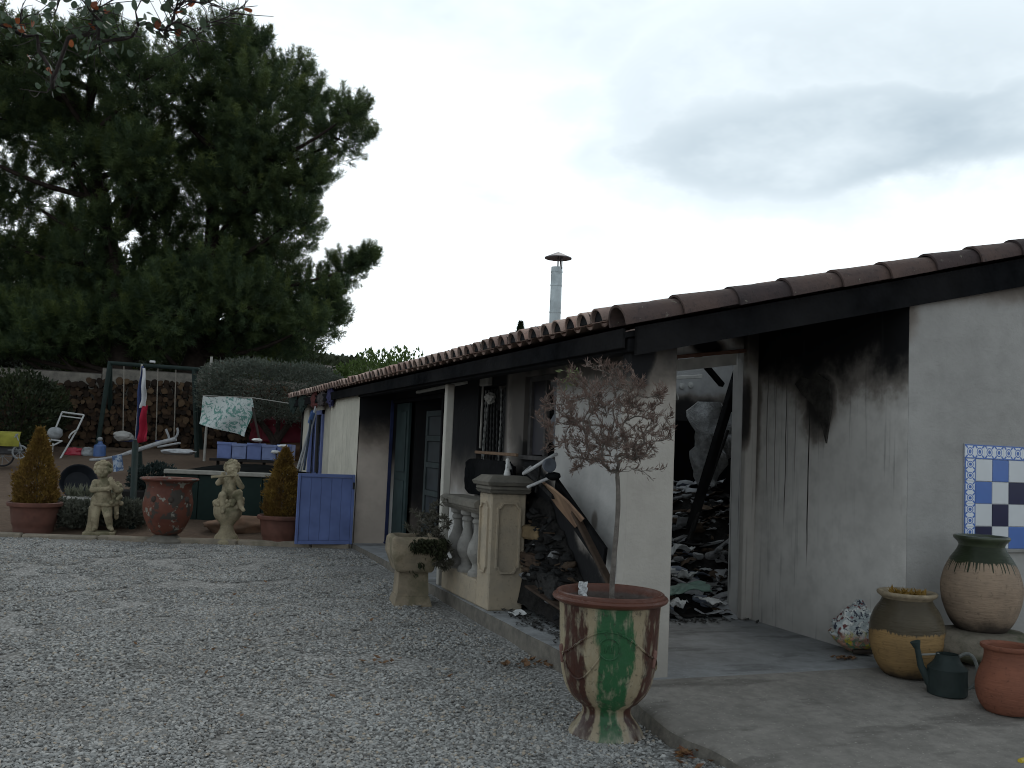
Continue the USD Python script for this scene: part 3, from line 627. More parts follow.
def border_tile(parent, x0, x1, z0, z1, along):
    P = np.array([[(x0, 5.488, z0), (x0, 5.488, z1)], [(x1, 5.488, z0), (x1, 5.488, z1)]]); m = slab_of(P, (0, .011, 0))
    v = m.vertices; a = (v[:, 0]-x0)/(x1-x0); b = (v[:, 2]-z0)/(z1-z0); uv = np.stack([a, b] if along == 'x' else [b, a], 1)
    if not along: pass
    me = usdkit.mesh(stage, path_for(parent, 'border_tile'), m, BORD)
    UsdGeom.PrimvarsAPI(me).CreatePrimvar('st', Sdf.ValueTypeNames.Float3Array, 'vertex').Set(Vt.Vec3fArray.FromNumpy(np.c_[uv, uv[:, 0]*0].astype(np.float32)))
pan = thing('tile_panel', 'blue and white checkered tile panel with scrolled border on the gable wall', 'tile panel')
PX0, PZ1, TS, BW = 5.825, 1.785, .170, .108
NX, NZ = 8, 4
part(pan, 'grout_bed', box(PX0-.006, PX0+2*BW+NX*TS+.006, 5.4925, 5.4995, PZ1-BW-NZ*TS-.03, PZ1+.006), M('tile_grout', (.30, .31, .33), .15, 20, .9), False)
pat = [[0, 1, 0, 2, 0, 1, 0, 2], [1, 0, 2, 0, 1, 0, 2, 0], [0, 2, 0, 1, 0, 2, 0, 1], [2, 0, 1, 0, 2, 0, 1, 0]]
for i in range(NZ):
    for j in range(NX):
        x0, z1 = PX0+BW+j*TS, PZ1-BW-i*TS
        part(pan, 'tile', cbox(x0+.002, x0+TS-.002, 5.487+.001*((i*5+j*3) % 3), 5.499, z1-TS+.002, z1-.002, .003), TW[pat[i][j]], False)
nb = 8
Lx = (2*BW+NX*TS)/nb
for k in range(nb):
    for z1 in (PZ1,): border_tile(pan, PX0+k*Lx+.001, PX0+(k+1)*Lx-.001, z1-BW+.001, z1-.001, 'x')
for k in range(4):
    for x0 in (PX0, PX0+BW+NX*TS): border_tile(pan, x0+.001, x0+BW-.001, PZ1-BW-(k+1)*TS+.001, PZ1-BW-k*TS-.001, 'z')
part(pan, 'sill_strip', cbox(PX0, PX0+2*BW+NX*TS, 5.478, 5.492, PZ1-BW-NZ*TS-.028, PZ1-BW-NZ*TS-.003, .004), M('grey_sill_strip', (.24, .235, .22), .2, 12))

# ================================================================== balustrade and pillar at the porch edge
def stone_mat_(name, a, b, lichen=(.09, .085, .07), moss=0.0, topdark=None):
    g = Graph(); p = g.pos(); x, y, z = g.xyz(p); n = g.noise(p, 5, 6, .65); q = g.noise(p, 34, 4, .65)
    c = g.mix(g.lin(n, .32, .68), a, b); c = g.mix(g.step(q, .55, .75, 0, .55), c, c3(b, .55))
    if topdark: c = g.mix(g.step(g.add(z, g.mul(g.add(n, -.5), .25)), topdark[0], topdark[1], 0, .85), c, lichen)
    if moss: c = g.mix(g.step(g.noise(p, 3, 5, .65), .48, .62, 0, moss), c, (.035, .045, .018))
    return g.done(name, c, .92, g.bump(g.add(n, g.mul(q, .7)), .008))
YEL = stone_mat_('warm_cast_stone', (.41, .335, .24), (.31, .27, .21), topdark=(1.14, 1.24))
GRST = stone_mat_('grey_cast_stone', (.30, .29, .265), (.20, .19, .175), topdark=(1.06, 1.2))
CAPM = stone_mat_('lichened_cap_stone', (.20, .18, .15), (.11, .105, .09))
bal = thing('balustrade', 'stone balustrade with turned balusters and a panelled end pillar on the porch edge', 'balustrade', (0, 0, 0))
part(bal, 'plinth', cbox(2.985, 3.17, 8.42, 9.50, ZS, .38, .012), YEL)
part(bal, 'rail', trimesh.util.concatenate([prism([(2.99, .985), (3.165, .985), (3.20, 1.02), (3.20, 1.04), (2.955, 1.04), (2.955, 1.02)], 8.42, 9.50, 'y'), prism([(2.935, 1.042), (3.22, 1.042), (3.225, 1.09), (3.19, 1.115), (2.965, 1.115), (2.93, 1.09)], 8.42, 9.50, 'y')]), CAPM, False, kind=None)
balp = curve_profile([(.088, .0), (.09, .035), (.08, .05), (.055, .07), (.05, .10), (.08, .16), (.104, .22), (.094, .29), (.06, .37), (.045, .45), (.049, .49), (.066, .51), (.062, .53), (.048, .545), (.078, .565), (.08, .605)], 44)
for y in (8.68, 9.0, 9.32): part(bal, 'baluster', moved(trimesh.util.concatenate([lathe(balp, 20)]), (3.08, y, .38)), GRST)
pil = part(bal, 'pillar', trimesh.util.concatenate([cbox(2.985, 3.325, 8.10, 8.42, ZS, 1.20, .012)]), YEL)
def arched(x0, x1, z0, z1, r):
    pts = [(x0, z0+r)]
    for a in np.linspace(0, PI/2, 6): pts.append((x0+r*math.sin(a)*1.0-0*r, z0+r-r*(1-math.cos(a))*0-r*math.sin(a)*.0)) if False else None
    q = [(x0, z0+r), (x0+r*.5, z0+r), (x0+r*.55, z0+r*.6), (x0+r, z0), (x1-r, z0), (x1-r*.55, z0+r*.6), (x1-r*.5, z0+r), (x1, z0+r), (x1, z1-r), (x1-r*.5, z1-r*.8), (x1-r, z1), (x0+r, z1), (x0+r*.5, z1-r*.8), (x0, z1-r)]
    return q
def ring_poly(q, w):
    import shapely.geometry as sg
    g = sg.Polygon(q); return g.difference(g.buffer(-w))
part(pil, 'panel_moulding', prism(ring_poly(arched(3.04, 3.27, .48, 1.12, .05), .016), 8.080, 8.10, 'y'), YEL, False)
part(pil, 'panel_moulding', moved(prism(ring_poly([(y, z) for y, z in arched(8.15, 8.37, .48, 1.12, .05)], .016), 2.967, 2.985, 'x')), YEL, False)
def frus(x0, x1, y0, y1, z0, z1, e): return trimesh.convex.convex_hull(np.array([(x, y, z0) for x in (x0, x1) for y in (y0, y1)]+[(x, y, z1) for x in (x0-e, x1+e) for y in (y0-e, y1+e)]))
part(pil, 'cap', trimesh.util.concatenate([frus(2.97, 3.34, 8.085, 8.435, 1.2, 1.225, .02), cbox(2.95, 3.36, 8.065, 8.455, 1.226, 1.27, .012), frus(2.935, 3.375, 8.05, 8.47, 1.271, 1.30, .015), frus(2.92, 3.39, 8.035, 8.485, 1.301, 1.36, -.07)]), CAPM, False)
WSTAT = M('white_plaster_figure', (.60, .60, .58), .15, 30, .8)
st = body([((0, 0, .0), .03), ((0, 0, .05), .025)], .012, 3) if False else body([((0, 0, .015), .032), ((0, 0, .05), .026), ] and [(((0, 0, .015), .032), ((0, 0, .055), .022)), (((0, 0, .05), .02), ((.003, -.004, .10), .024)), (((.003, -.004, .10), .02), ((-.006, -.008, .145), .019)), (((.015, -.01, .11), .011), ((.03, -.012, .07), .009)), (((-.012, -.01, .11), .010), ((-.02, -.02, .085), .009))], .012, 4)
solo('statuette', moved(st, (3.17, 8.22, 1.355), .3), WSTAT, 'small white plaster figurine standing on the balustrade pillar cap', 'figurine', smooth=True)

# ================================================================== the big glazed vase with the dry olive
vc = onz(605.5, 734, .0); vc[2] = float(gravel_z(vc[0], vc[1]))-.01
face = math.atan2(-vc[1], -vc[0])
def vase_mat():
    g = Graph(); p = g.vm('subtract', g.pos(), tuple(vc)); x, y, z = g.xyz(p)
    ca, sa = math.cos(-face), math.sin(-face)
    lx = g.add(g.mul(x, ca), g.mul(y, -sa)); ly = g.add(g.mul(x, sa), g.mul(y, ca))
    ang = g.m('arctan2', ly, lx)                       # 0 towards the drive, positive to the right
    wob = g.add(g.noise(g.vm('multiply', g.pos(), (1, 1, .35)), 15, 4, .6), -.5)
    a = g.add(ang, g.mul(wob, .5)); t = g.lin(a, -PI, PI)
    br, gr, cr = (.036, .0145, .010), (.02, .078, .031), (.25, .205, .132)
    def deg(d): return (d+180)/360
    stops = []
    for d, c in ((-180, gr), (-150, gr), (-146, cr), (-128, cr), (-124, br), (-92, br), (-88, cr), (-66, cr), (-62, br), (-29, br), (-25, cr), (-15, cr), (-11, gr), (26, gr), (29, cr), (41, cr), (45, br), (76, br), (80, cr), (100, cr), (105, gr), (140, gr), (145, br), (170, br), (174, gr), (180, gr)): stops.append((deg(d), c))
    c = g.n('rgb_ramp', 'color', fac=t, ramp=stops)
    c = g.mix(g.step(g.noise(g.vm('multiply', g.pos(), (1, 1, .3)), 22, 4, .6), .50, .68, 0, .55), c, (.30, .27, .19))
    c = g.mix(g.step(g.noise(g.pos(), 30, 4, .7), .55, .68, 0, .6), c, (.025, .022, .018))
    c = g.mix(g.mul(g.step(z, .11, .03), g.step(wob, -.1, .2, .1, .8)), c, (.33, .29, .24))
    rim = g.step(z, .756, .764); c = g.mix(rim, c, g.mix(g.noise(p, 14, 3), (.055, .020, .013), (.105, .039, .024)))
    ins = g.mul(g.step(g.m('sqrt', g.add(g.mul(x, x), g.mul(y, y))), .280, .277), g.step(z, .66, .70)); c = g.mix(ins, c, (.06, .045, .038))
    return g.done('striped_glaze', c, g.lin(wob, -.2, .2, .25, .5), g.bump(g.noise(g.pos(), 18, 4), .006), specular_ior_level=.3)
VASEM = vase_mat()
vp = curve_profile([(.001, 0), (.205, 0), (.216, .015), (.202, .05), (.162, .10), (.138, .145), (.142, .172), (.182, .205), (.232, .265), (.260, .34), (.277, .45), (.284, .58), (.288, .70), (.292, .748)], 60)
rimp = np.array([(.292, .756), (.308, .762), (.328, .774), (.334, .786), (.328, .798), (.312, .802), (.310, .816), (.302, .822), (.290, .818), (.282, .80), (.270, .72), (.264, .58)])
vase = thing('glazed_vase', 'large brown green and cream striped glazed garden vase on gravel before the pier', 'vase', vc)
vb = part(vase, 'bowl', lathe(np.vstack([vp, rimp]), 72, .012, 3), VASEM, 40)
def on_vase(th, z, out=.004):
    i = np.interp(z, vp[:, 1], vp[:, 0])+out; return np.array([math.cos(face+th)*i, math.sin(face+th)*i, z])
arch = [on_vase(t, .475+.165*math.cos(t*1.25)**2 if abs(t) < 1.25 else .475, .003) for t in np.linspace(-1.15, 1.15, 50)]
part(vase, 'garland', tube(arch, [.006+.002*math.sin(i*2.1) for i in range(50)], 6), VASEM)
swag = [on_vase(t, .50-.14*math.sin((t+1.2)/1.05*PI)**1 if t < -.15 else .5, .003) for t in np.linspace(-1.2, -.15, 30)]
part(vase, 'garland', tube(swag, .005, 6), VASEM)
swag = [on_vase(t, .50-.12*math.sin((t-1.15)/1.2*PI), .003) for t in np.linspace(1.15, 2.35, 30)]
part(vase, 'garland', tube(swag, .005, 6), VASEM)
for t in (-1.2, 1.15): part(vase, 'tassel', [ico(on_vase(t, .50-.025*k, .004), (.013, .013, .017), 1) for k in range(2)]+[ico(on_vase(t+.03, .44, .003), (.01, .01, .03), 1)], M('worn_tassel', (.22, .12, .1), .4, 30, .5)) if False else part(vase, 'tassel', trimesh.convex.convex_hull(np.vstack([ico(on_vase(t, .51, .002), .016, 1).vertices, ico(on_vase(t, .43, .001), .011, 1).vertices])), M('worn_tassel', (.20, .11, .09), .4, 30, .5))
ringp = [on_vase(.02+.2*math.cos(a), .545+.058*math.sin(a), .002) for a in np.linspace(0, 2*PI, 40)]
part(vase, 'medallion', [tube(ringp, .004, 6, False)]+[tube([on_vase(.02+u, .545-h, .001), on_vase(.02+u+s, .545+h, .001)], .0035, 5) for u, s, h in ((-.11, 0, .022), (-.075, .04, .022), (-.03, 0, .022), (.02, 0, .022), (.03, .05, .022), (.085, 0, .022))], VASEM)
part(vase, 'soil', moved(ico((0, 0, 0), (.268, .268, .03), 2), (0, 0, .675)), M('dry_potting_soil', (.06, .045, .035), .4, 25, .95, .01))
def grow(root, targets, r_tip, r_root, rng, sag=0.0, seg=.06, crook=.25):
    """branch skeleton: every target is reached from the nearest node already there. Returns (list of (points, radii)), tips"""
    nodes = [np.array(q, float) for q in root]; par = [max(i-1, 0) for i in range(len(root))]; br = []; base = len(root)
    order = sorted(range(len(targets)), key=lambda i: np.linalg.norm(targets[i]-nodes[base-1]))
    for i in order:
        T = np.array(targets[i], float); A = np.array(nodes); d = np.linalg.norm(A-T, axis=1); d = d+np.where(A[:, 2] > T[:, None][2] + .15 if False else A[:, 2] > T[2]+.05, .25*np.ptp(np.array(targets)[:, 2])+.05, 0)
        d[:max(base-2, 0)] += 9; k = int(np.argmin(d)); a = nodes[k]; L = np.linalg.norm(T-a)
        if L < 1e-3: continue
        n = max(3, int(L/seg)+2); t = np.linspace(0, 1, n)[:, None]
        prev = a-nodes[par[k]]; prev = prev/max(np.linalg.norm(prev), 1e-6); c1 = a+prev*L*.35
        pts = (1-t)**2*a+2*t*(1-t)*c1+t*t*T; pts[1:-1] += rng.normal(0, crook*L/n, (n-2, 3)); pts[:, 2] -= sag*(t[:, 0]**2)*L
        idx = [k]
        for q in pts[1:]: nodes.append(q); par.append(idx[-1]); idx.append(len(nodes)-1)
        br.append(idx)
    w = np.zeros(len(nodes)); 
    child = np.zeros(len(nodes), int)
    for i in range(base, len(nodes)): child[par[i]] += 1
    w[child == 0] = 1
    for i in range(len(nodes)-1, 0, -1): w[par[i]] += w[i]
    wm = w.max(); R = r_tip+(r_root-r_tip)*(np.clip(w-1, 0, None)/max(wm-1, 1))**.55
    A = np.array(nodes); tubes = []
    for idx in br:
        tubes.append((A[idx], R[idx].clip(max=None)))
    return tubes, A, R, par, br, base
def twig_points(A, br, rng, n, from_=.35):
    """positions and directions along the outer parts of the branches"""
    P, D = [], []
    for _ in range(n):
        idx = br[rng.integers(len(br))]; u = from_+(1-from_)*rng.random(); k = u*(len(idx)-1); i = min(int(k), len(idx)-2); f = k-i
        P.append(A[idx[i]]*(1-f)+A[idx[i+1]]*f); D.append(A[idx[i+1]]-A[idx[i]])
    D = np.array(D); D /= np.maximum(np.linalg.norm(D, axis=1, keepdims=True), 1e-6); return np.array(P), D
BARK = M('grey_olive_bark', (.135, .12, .105), .35, 30, .9, .006)
DRY = leaf_mat('dry_olive_leaf', (.125, .082, .067), (.195, .14, .117), 7, .15, .8, (.29, .24, .20))
r_ = np.random.default_rng(21)
ot = thing('dry_olive_tree', 'dried standard olive tree with brown leaves growing in the striped vase', 'olive tree', (0, 0, 0))
b0 = vc+np.array([.02, .0, .68]); fork = b0+np.array([.0, 0, .80])
trunk = smooth_path([b0, b0+[-.006, .004, .25], b0+[.005, -.004, .5], fork], 14)
Cc = fork+np.array([-.085, 0.02, .34]); T = []
while len(T) < 380:
    q = r_.uniform(-1, 1, 3)
    if .3 < np.linalg.norm(q) < 1:
        p_ = Cc+q*np.array([.42, .38, .345])
        if p_[2] > fork[2]+.03: T.append(p_)
# hanging low side twigs
d_side = np.array([RT[0], RT[1], 0]); d_side /= np.linalg.norm(d_side)
for sx, sz in ((-.27, .02), (-.24, .06), (.25, -.02), (.30, .07), (-.20, .10), (.20, .05)): T.append(fork+d_side*sx+np.array([0, r_.uniform(-.1, .1), sz]))
tb, A, R, par, br, base = grow(trunk, T, .0016, .0135, r_, seg=.05)
part(ot, 'trunk', tube(trunk, np.linspace(.0165, .013, 14)*(1+.06*np.sin(np.arange(14)*2.0)), 10), BARK)
big = [tube(p, q, 6) for p, q in tb if len(p) > 4]; sm = [tube(p, q, 4) for p, q in tb if len(p) <= 4]
part(ot, 'branches', big+sm, BARK, 60, kind='stuff')
P, D = twig_points(A, br, r_, 9000, .2)
part(ot, 'leaves', leaves(P+r_.normal(0, .006, P.shape), D*.8+np.array([0, 0, .3]), .038, .0056, r_, .06, .42), DRY, False, kind='stuff')
P2 = Cc+d_side*-.20+np.array([0, 0, .22])+r_.normal(0, .028, (40, 3)); part(ot, 'green_leaves', leaves(P2, r_.normal(0, 1, (40, 3)), .045, .011, r_), leaf_mat('pale_green_leaf', (.10, .13, .05), (.16, .19, .09)), False, kind='stuff')
solo('plastic_scrap', slab_of(np.array([[(i*.013+.004*math.sin(j*2.1), .01*math.sin(i*1.7+j), j*.014) for j in range(8)] for i in range(5)]), (.002, .002, 0)), M('clear_white_plastic', (.55, .56, .56), .25, 30, .3), 'scrap of crumpled white plastic caught on the rim of the striped vase', 'plastic scrap')
USC = UsdGeom.Xformable(stage.GetPrimAtPath('/World/plastic_scrap')); USC.AddTranslateOp().Set(Gf.Vec3d(*map(float, vc+onz(578, 598, vc[2]+.74)-vc))); USC.AddRotateZOp().Set(-20)

# ================================================================== jars and the rest by the gable wall
def z_at(x, y): return float(ramp_z(np.array([x]), np.array([y]))[0]) if y < 5.5 else ZS
def jar_mat(name, base, dark, glaze=None, gz0=None, gz1=None, centre=None, drip=0.0, rough=.75, soot=None):
    g = Graph(); p = g.pos(); x, y, z = g.xyz(p); n = g.noise(p, 5, 6, .65); f = g.noise(g.vm('multiply', p, (1, 1, 9)), 9, 3, .6)
    c = g.mix(g.lin(n, .33, .67), base, dark); c = g.mix(g.step(f, .5, .7, 0, .3), c, c3(dark, .7)); c = g.mix(g.step(g.noise(p, 40, 3), .6, .72, 0, .5), c, c3(dark, .5))
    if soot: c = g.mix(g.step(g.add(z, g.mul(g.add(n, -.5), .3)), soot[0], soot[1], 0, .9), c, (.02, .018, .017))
    ro = rough
    if glaze:
        a = g.m('arctan2', g.add(y, -centre[1]), g.add(x, -centre[0]))
        dr = g.n('noise_texture', 'fac', dimensions='1D', w=g.mul(a, 8.0), scale=1.7, detail=1.0)
        k = g.add(z, g.mul(g.step(dr, .45, .72), drip)); k = g.add(k, g.mul(g.add(n, -.5), .09)); k = g.step(k, gz0, gz1)
        c = g.mix(k, c, g.mix(g.noise(p, 9, 4), glaze, c3(glaze, .5))); ro = g.lin(k, 0, 1, rough, .25)
    return g.done(name, c, ro, g.bump(g.add(f, n), .006))
# big oil jar on a round stone
jb = onz(981, 622, .30); jb = np.array([jb[0]-.0, 5.14, .47])
jb[0] = jb[1]*(onz(981, 622, .30)[0]/onz(981, 622, .30)[1])
jp = [(.001, 0), (.175, 0), (.21, .03), (.27, .14), (.302, .26), (.308, .34), (.285, .46), (.235, .57), (.185, .645), (.172, .675)]
jrim = [(.178, .695), (.205, .725), (.214, .74), (.208, .755), (.19, .757), (.172, .74), (.155, .69), (.16, .6)]
jar = thing('oil_jar', 'tall oil jar with dripping dark green glaze on its neck, set on a flat stone', 'jar', jb, group='old jars by the gable wall', scale=.87)
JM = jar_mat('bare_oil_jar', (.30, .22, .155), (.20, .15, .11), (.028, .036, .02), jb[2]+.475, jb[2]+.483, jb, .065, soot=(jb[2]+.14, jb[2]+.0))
part(jar, 'body', lathe(np.vstack([curve_profile(jp, 40)]), 56, .01, 2), JM, 40)
part(jar, 'neck', lathe(curve_profile([(.172, .675)]+jrim, 30), 48, .008, 4), M('green_black_glaze', (.03, .038, .022), .5, 9, .3, .003), 40)
ssn = lump((0, 0, 0), (.36, .29, .17), 5, 3, .22, 2.2); ssn.vertices[:, 2] = np.clip(ssn.vertices[:, 2], -.10, .098)
sp_ = np.array([jb[0]-.05, jb[1]-.03, jb[2]-.098])
solo('flat_stone', moved(ssn, sp_), stone_mat_('mossy_slab_stone', (.19, .165, .13), (.10, .09, .07), moss=.6), 'rough flat stone lying under the tall green necked jar', 'stone', smooth=40)
ss2 = lump((0, 0, 0), (.40, .27, .17), 9, 3, .2, 2.0); ss2.vertices[:, 2] = np.clip(ss2.vertices[:, 2], -.12, .08)
solo('flat_stone', moved(ss2, (sp_[0]+.10, sp_[1]-.03, sp_[2]-.185)), stone_mat_('grey_slab_stone', (.21, .20, .18), (.12, .115, .10)), 'grey flat stone half hidden behind the orange terracotta pot', 'stone', smooth=40)
# ochre jar
ob = onz(906, 678, .12); ob[2] = z_at(ob[0], ob[1])
op = curve_profile([(.001, 0), (.135, 0), (.165, .025), (.22, .13), (.25, .27), (.246, .37), (.215, .47), (.175, .535), (.165, .56)], 36)
oj = thing('ochre_jar', 'squat ochre jar with a worn dark band and dry stalks in its mouth', 'jar', ob, group='old jars by the gable wall', scale=(1, 1, .95))
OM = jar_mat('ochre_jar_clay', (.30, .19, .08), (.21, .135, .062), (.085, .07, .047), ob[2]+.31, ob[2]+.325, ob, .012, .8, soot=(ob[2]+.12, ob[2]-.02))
part(oj, 'body', lathe(op, 48, .02, 7), OM, 40)
part(oj, 'rim', lathe(curve_profile([(.166, .558), (.18, .572), (.197, .585), (.202, .6), (.194, .612), (.175, .608), (.155, .59), (.15, .5)], 24), 48, .012, 8), M('pale_jar_rim', (.27, .22, .15), .35, 18, .8), 40)
part(oj, 'soil', ico((0, 0, .56), (.155, .155, .02), 2), M('dry_potting_soil', (.06, .045, .035), .4, 25, .95, .01))
P = np.array([(.10*math.cos(a)*r, .10*math.sin(a)*r, .535) for a, r in zip(r_.uniform(-1, 3.4, 90), r_.uniform(.4, 1.3, 90))])
solo('dry_plant', moved(leaves(P, np.tile([0, 0, .6], (90, 1)), .07, .028, r_, .3, 1.0), ob), leaf_mat('ochre_dry_leaf', (.26, .15, .03), (.34, .22, .06), 12, .2, .8), 'clump of withered yellow leaves in the mouth of the ochre jar', 'dry plant', smooth=False)
# terracotta pot
tb_ = onz(1007, 716, .07); tb_[2] = z_at(tb_[0], tb_[1])
tp = thing('terracotta_pot', 'plain orange terracotta pot with a rolled rim at the foot of the stones', 'pot', tb_, scale=.9)
TERR = jar_mat('orange_terracotta', (.21, .082, .05), (.155, .064, .042), soot=None)
part(tp, 'body', lathe(curve_profile([(.001, 0), (.13, 0), (.155, .02), (.195, .10), (.205, .17), (.185, .27), (.155, .35), (.148, .40), (.152, .425)], 30), 44, .01, 3), TERR, 40)
part(tp, 'rim', lathe(curve_profile([(.152, .424), (.168, .432), (.175, .445), (.172, .46), (.155, .462), (.14, .45), (.135, .36), (.13, .3)], 20), 44, .008, 3), TERR, 40)
# watering can
cb = onz(947, 700, .08); cb[2] = z_at(cb[0], cb[1])
CAN = M('dark_green_can', (.026, .038, .036), .3, 10, .6, .003, tint=(.016, .02, .019))
wc = thing('watering_can', 'dark green metal watering can with a long spout beside the terracotta pot', 'watering can', cb, math.atan2(cb[0], cb[1])*-1)
part(wc, 'body', lathe(curve_profile([(.001, 0), (.118, 0), (.124, .012), (.124, .16), (.126, .172), (.118, .178), (.075, .235), (.07, .26), (.074, .266), (.068, .262)], 34), 36), CAN, 35)
part(wc, 'spout', tube([(-.10, -.02, .06), (-.16, -.03, .17), (-.185, -.04, .30)], [.032, .022, .017], 12), CAN)
part(wc, 'rose', tube([(-.183, -.04, .285), (-.195, -.045, .325)], [.02, .034], 14), CAN)
part(wc, 'stay', tube([(-.168, -.032, .24), (-.05, 0, .255)], .007, 8), M('pale_wire', (.20, .20, .18), .3, 12, .5))
part(wc, 'handle', tube(smooth_path([(.07, 0, .25), (.14, .0, .27), (.175, 0, .2), (.17, 0, .1), (.122, 0, .05)], 18), .011, 8), M('worn_handle', (.16, .17, .16), .4, 20, .5))
# full plastic sack against the recess wall
bg_ = onz(851, 648, ZS); bag_c = np.array([bg_[0]-.02, bg_[1]-.12, ZS])
def bag_mat():
    g = Graph(); p = g.vm('subtract', g.pos(), tuple(bag_c)); x, y, z = g.xyz(p)
    n = g.noise(p, 13, 3, .5, dist=.8); m_ = g.noise(p, 24, 3, .6, dist=1.0); q = g.noise(g.vm('add', p, (4, 1, 2)), 10, 2)
    c = g.mix(g.step(n, .45, .5), (.62, .63, .60), (.40, .44, .44)); c = g.mix(g.step(m_, .56, .59), c, (.03, .035, .055)); c = g.mix(g.step(q, .6, .63), c, (.16, .05, .05))
    low = g.step(g.add(z, g.mul(g.add(n, -.5), .25)), .17, .10); c = g.mix(low, c, g.mix(g.step(q, .46, .5), (.42, .36, .05), (.40, .22, .16)))
    c = g.mix(g.mul(low, g.step(m_, .52, .55)), c, (.12, .2, .13))
    return g.done('printed_plastic_sack', c, .35, g.bump(n, .02))
def sack_mesh():
    m = trimesh.creation.icosphere(subdivisions=4, radius=1.0); v = m.vertices.copy(); z = v[:, 2]
    w = np.interp(z, [-1, -.6, 0, .55, .8, 1], [.9, 1.05, .9, .68, .62, .7]); k = meshkit.fbm(v*2.6+5, 4, 12)-.5; fold = np.abs(meshkit.noise(v*np.array([3.5, 3.5, 5])+9, 4)-.5)
    v[:, 0] *= w*(1+.5*k)*.19; v[:, 1] *= w*(1+.5*k)*.14; v[:, 2] = (z*.5+.5)*.30+k*.05; v *= (1+.22*(fold-.25))[:, None]; v[:, 2] = np.maximum(v[:, 2], .0); v[:, 0] += .04*(v[:, 2]/.3)
    m.vertices = v; return m
solo('plastic_sack', moved(sack_mesh().apply_scale(1.45), bag_c+[-.03, -.03, 0], .2), bag_mat(), 'crumpled printed plastic sack, full, leaning by the recess wall', 'sack', smooth=50)
solo('wooden_stick', tube(smooth_path([bag_c+[-.17, -.12, .03], bag_c+[0, -.19, .035], bag_c+[.16, -.22, .03]], 8), .018, 8), M('wet_dark_wood', (.05, .04, .033), .4, 20), 'short dark stick lying in front of the printed plastic sack', 'stick')
def leaf_litter(name, centre, n, sx, sy, mat, label, zf, size=.05, seed=1):
    r = np.random.default_rng(seed); V, F = [], []
    for i in range(n):
        x, y = centre[0]+r.normal(0, sx), centre[1]+r.normal(0, sy); L = size*r.uniform(.6, 1.3); W = L*r.uniform(.5, .8); a = r.uniform(0, 6.3); c = r.uniform(.1, .5)*L
        u = np.array([math.cos(a), math.sin(a), 0]); w = np.array([-u[1], u[0], 0]); o = np.array([x, y, zf(x, y)+.008])
        pts = [o-u*L/2, o+w*W/2+[0, 0, c*.6], o+u*L/2+[0, 0, c], o-w*W/2+[0, 0, c*.5], o+[0, 0, -.002]]; k = len(V)
        V += pts; F += [(k, k+4, k+1), (k+1, k+4, k+2), (k+2, k+4, k+3), (k+3, k+4, k)]
    return solo(name, trimesh.Trimesh(np.array(V), np.array(F), process=False), mat, label, 'fallen leaves', kind='stuff', smooth=False)
BRL = leaf_mat('fallen_brown_leaf', (.15, .085, .045), (.26, .15, .085), 20, .15, .8)
gvz = lambda x, y: float(gravel_z(np.array([x]), np.array([y]))[0])+.008
leaf_litter('fallen_leaves', onz(846, 659, ZS), 30, .05, .03, BRL, 'small heap of brown leaves on the floor before the plastic sack', lambda x, y: ZS+.002, .04, 2)
leaf_litter('fallen_leaves', onz(528, 665, 0.0), 26, .10, .08, BRL, 'brown leaves scattered on gravel along the porch step', gvz, .065, 3)
leaf_litter('fallen_leaves', onz(690, 757, 0.0), 26, .09, .08, leaf_mat('red_brown_leaf', (.13, .05, .035), (.24, .14, .06), 20, .15, .8), 'reddish leaves gathered on gravel at the foot of the ramp', gvz, .06, 4)
leaf_litter('fallen_leaves', onz(395, 663, 0.0), 10, .12, .06, BRL, 'few brown leaves on open gravel in the middle of the drive', gvz, .06, 5)
leaf_litter('fallen_leaves', onz(576, 722, 0.0), 5, .05, .04, BRL, 'few leaves on gravel just left of the striped vase', gvz, .06, 6)
leaf_litter('fallen_leaves', onz(330, 660, 0.0), 34, 1.0, 1.4, BRL, 'single brown leaves strewn thinly over the gravel drive', gvz, .045, 9)
hs = onz(1021, 764, .03); solo('hose_end', tube(smooth_path([hs+[-.02, -.01, .02], hs+[.05, .0, .02], hs+[.2, -.05, .02], hs+[.6, .1, .02]], 20), .013, 10), M('yellow_hose', (.48, .36, .03), .15, 10, .4, 0), 'yellow garden hose end on the ramp at the lower right corner', 'hose')
# ================================================================== stone edging between drive and garden
STONE = stone_mat_('edging_stone', (.26, .22, .17), (.17, .15, .12), moss=.3)
ed = thing('garden_edging', 'row of low pale stone kerbs between the gravel drive and the garden', 'stone edging')
r_ = np.random.default_rng(31); x = -7.5
while x < 2.9:
    L = r_.uniform(.75, 1.1); L = min(L, 2.93-x); y0, y1 = edging_y(x), edging_y(x+L)
    if L > .15: part(ed, 'stone', bar((x+.008, y0, .075+r_.normal(0, .006)), (x+L-.008, y1, .075+r_.normal(0, .006)), .15+r_.normal(0, .008), .15, r=.02), STONE)
    x += L
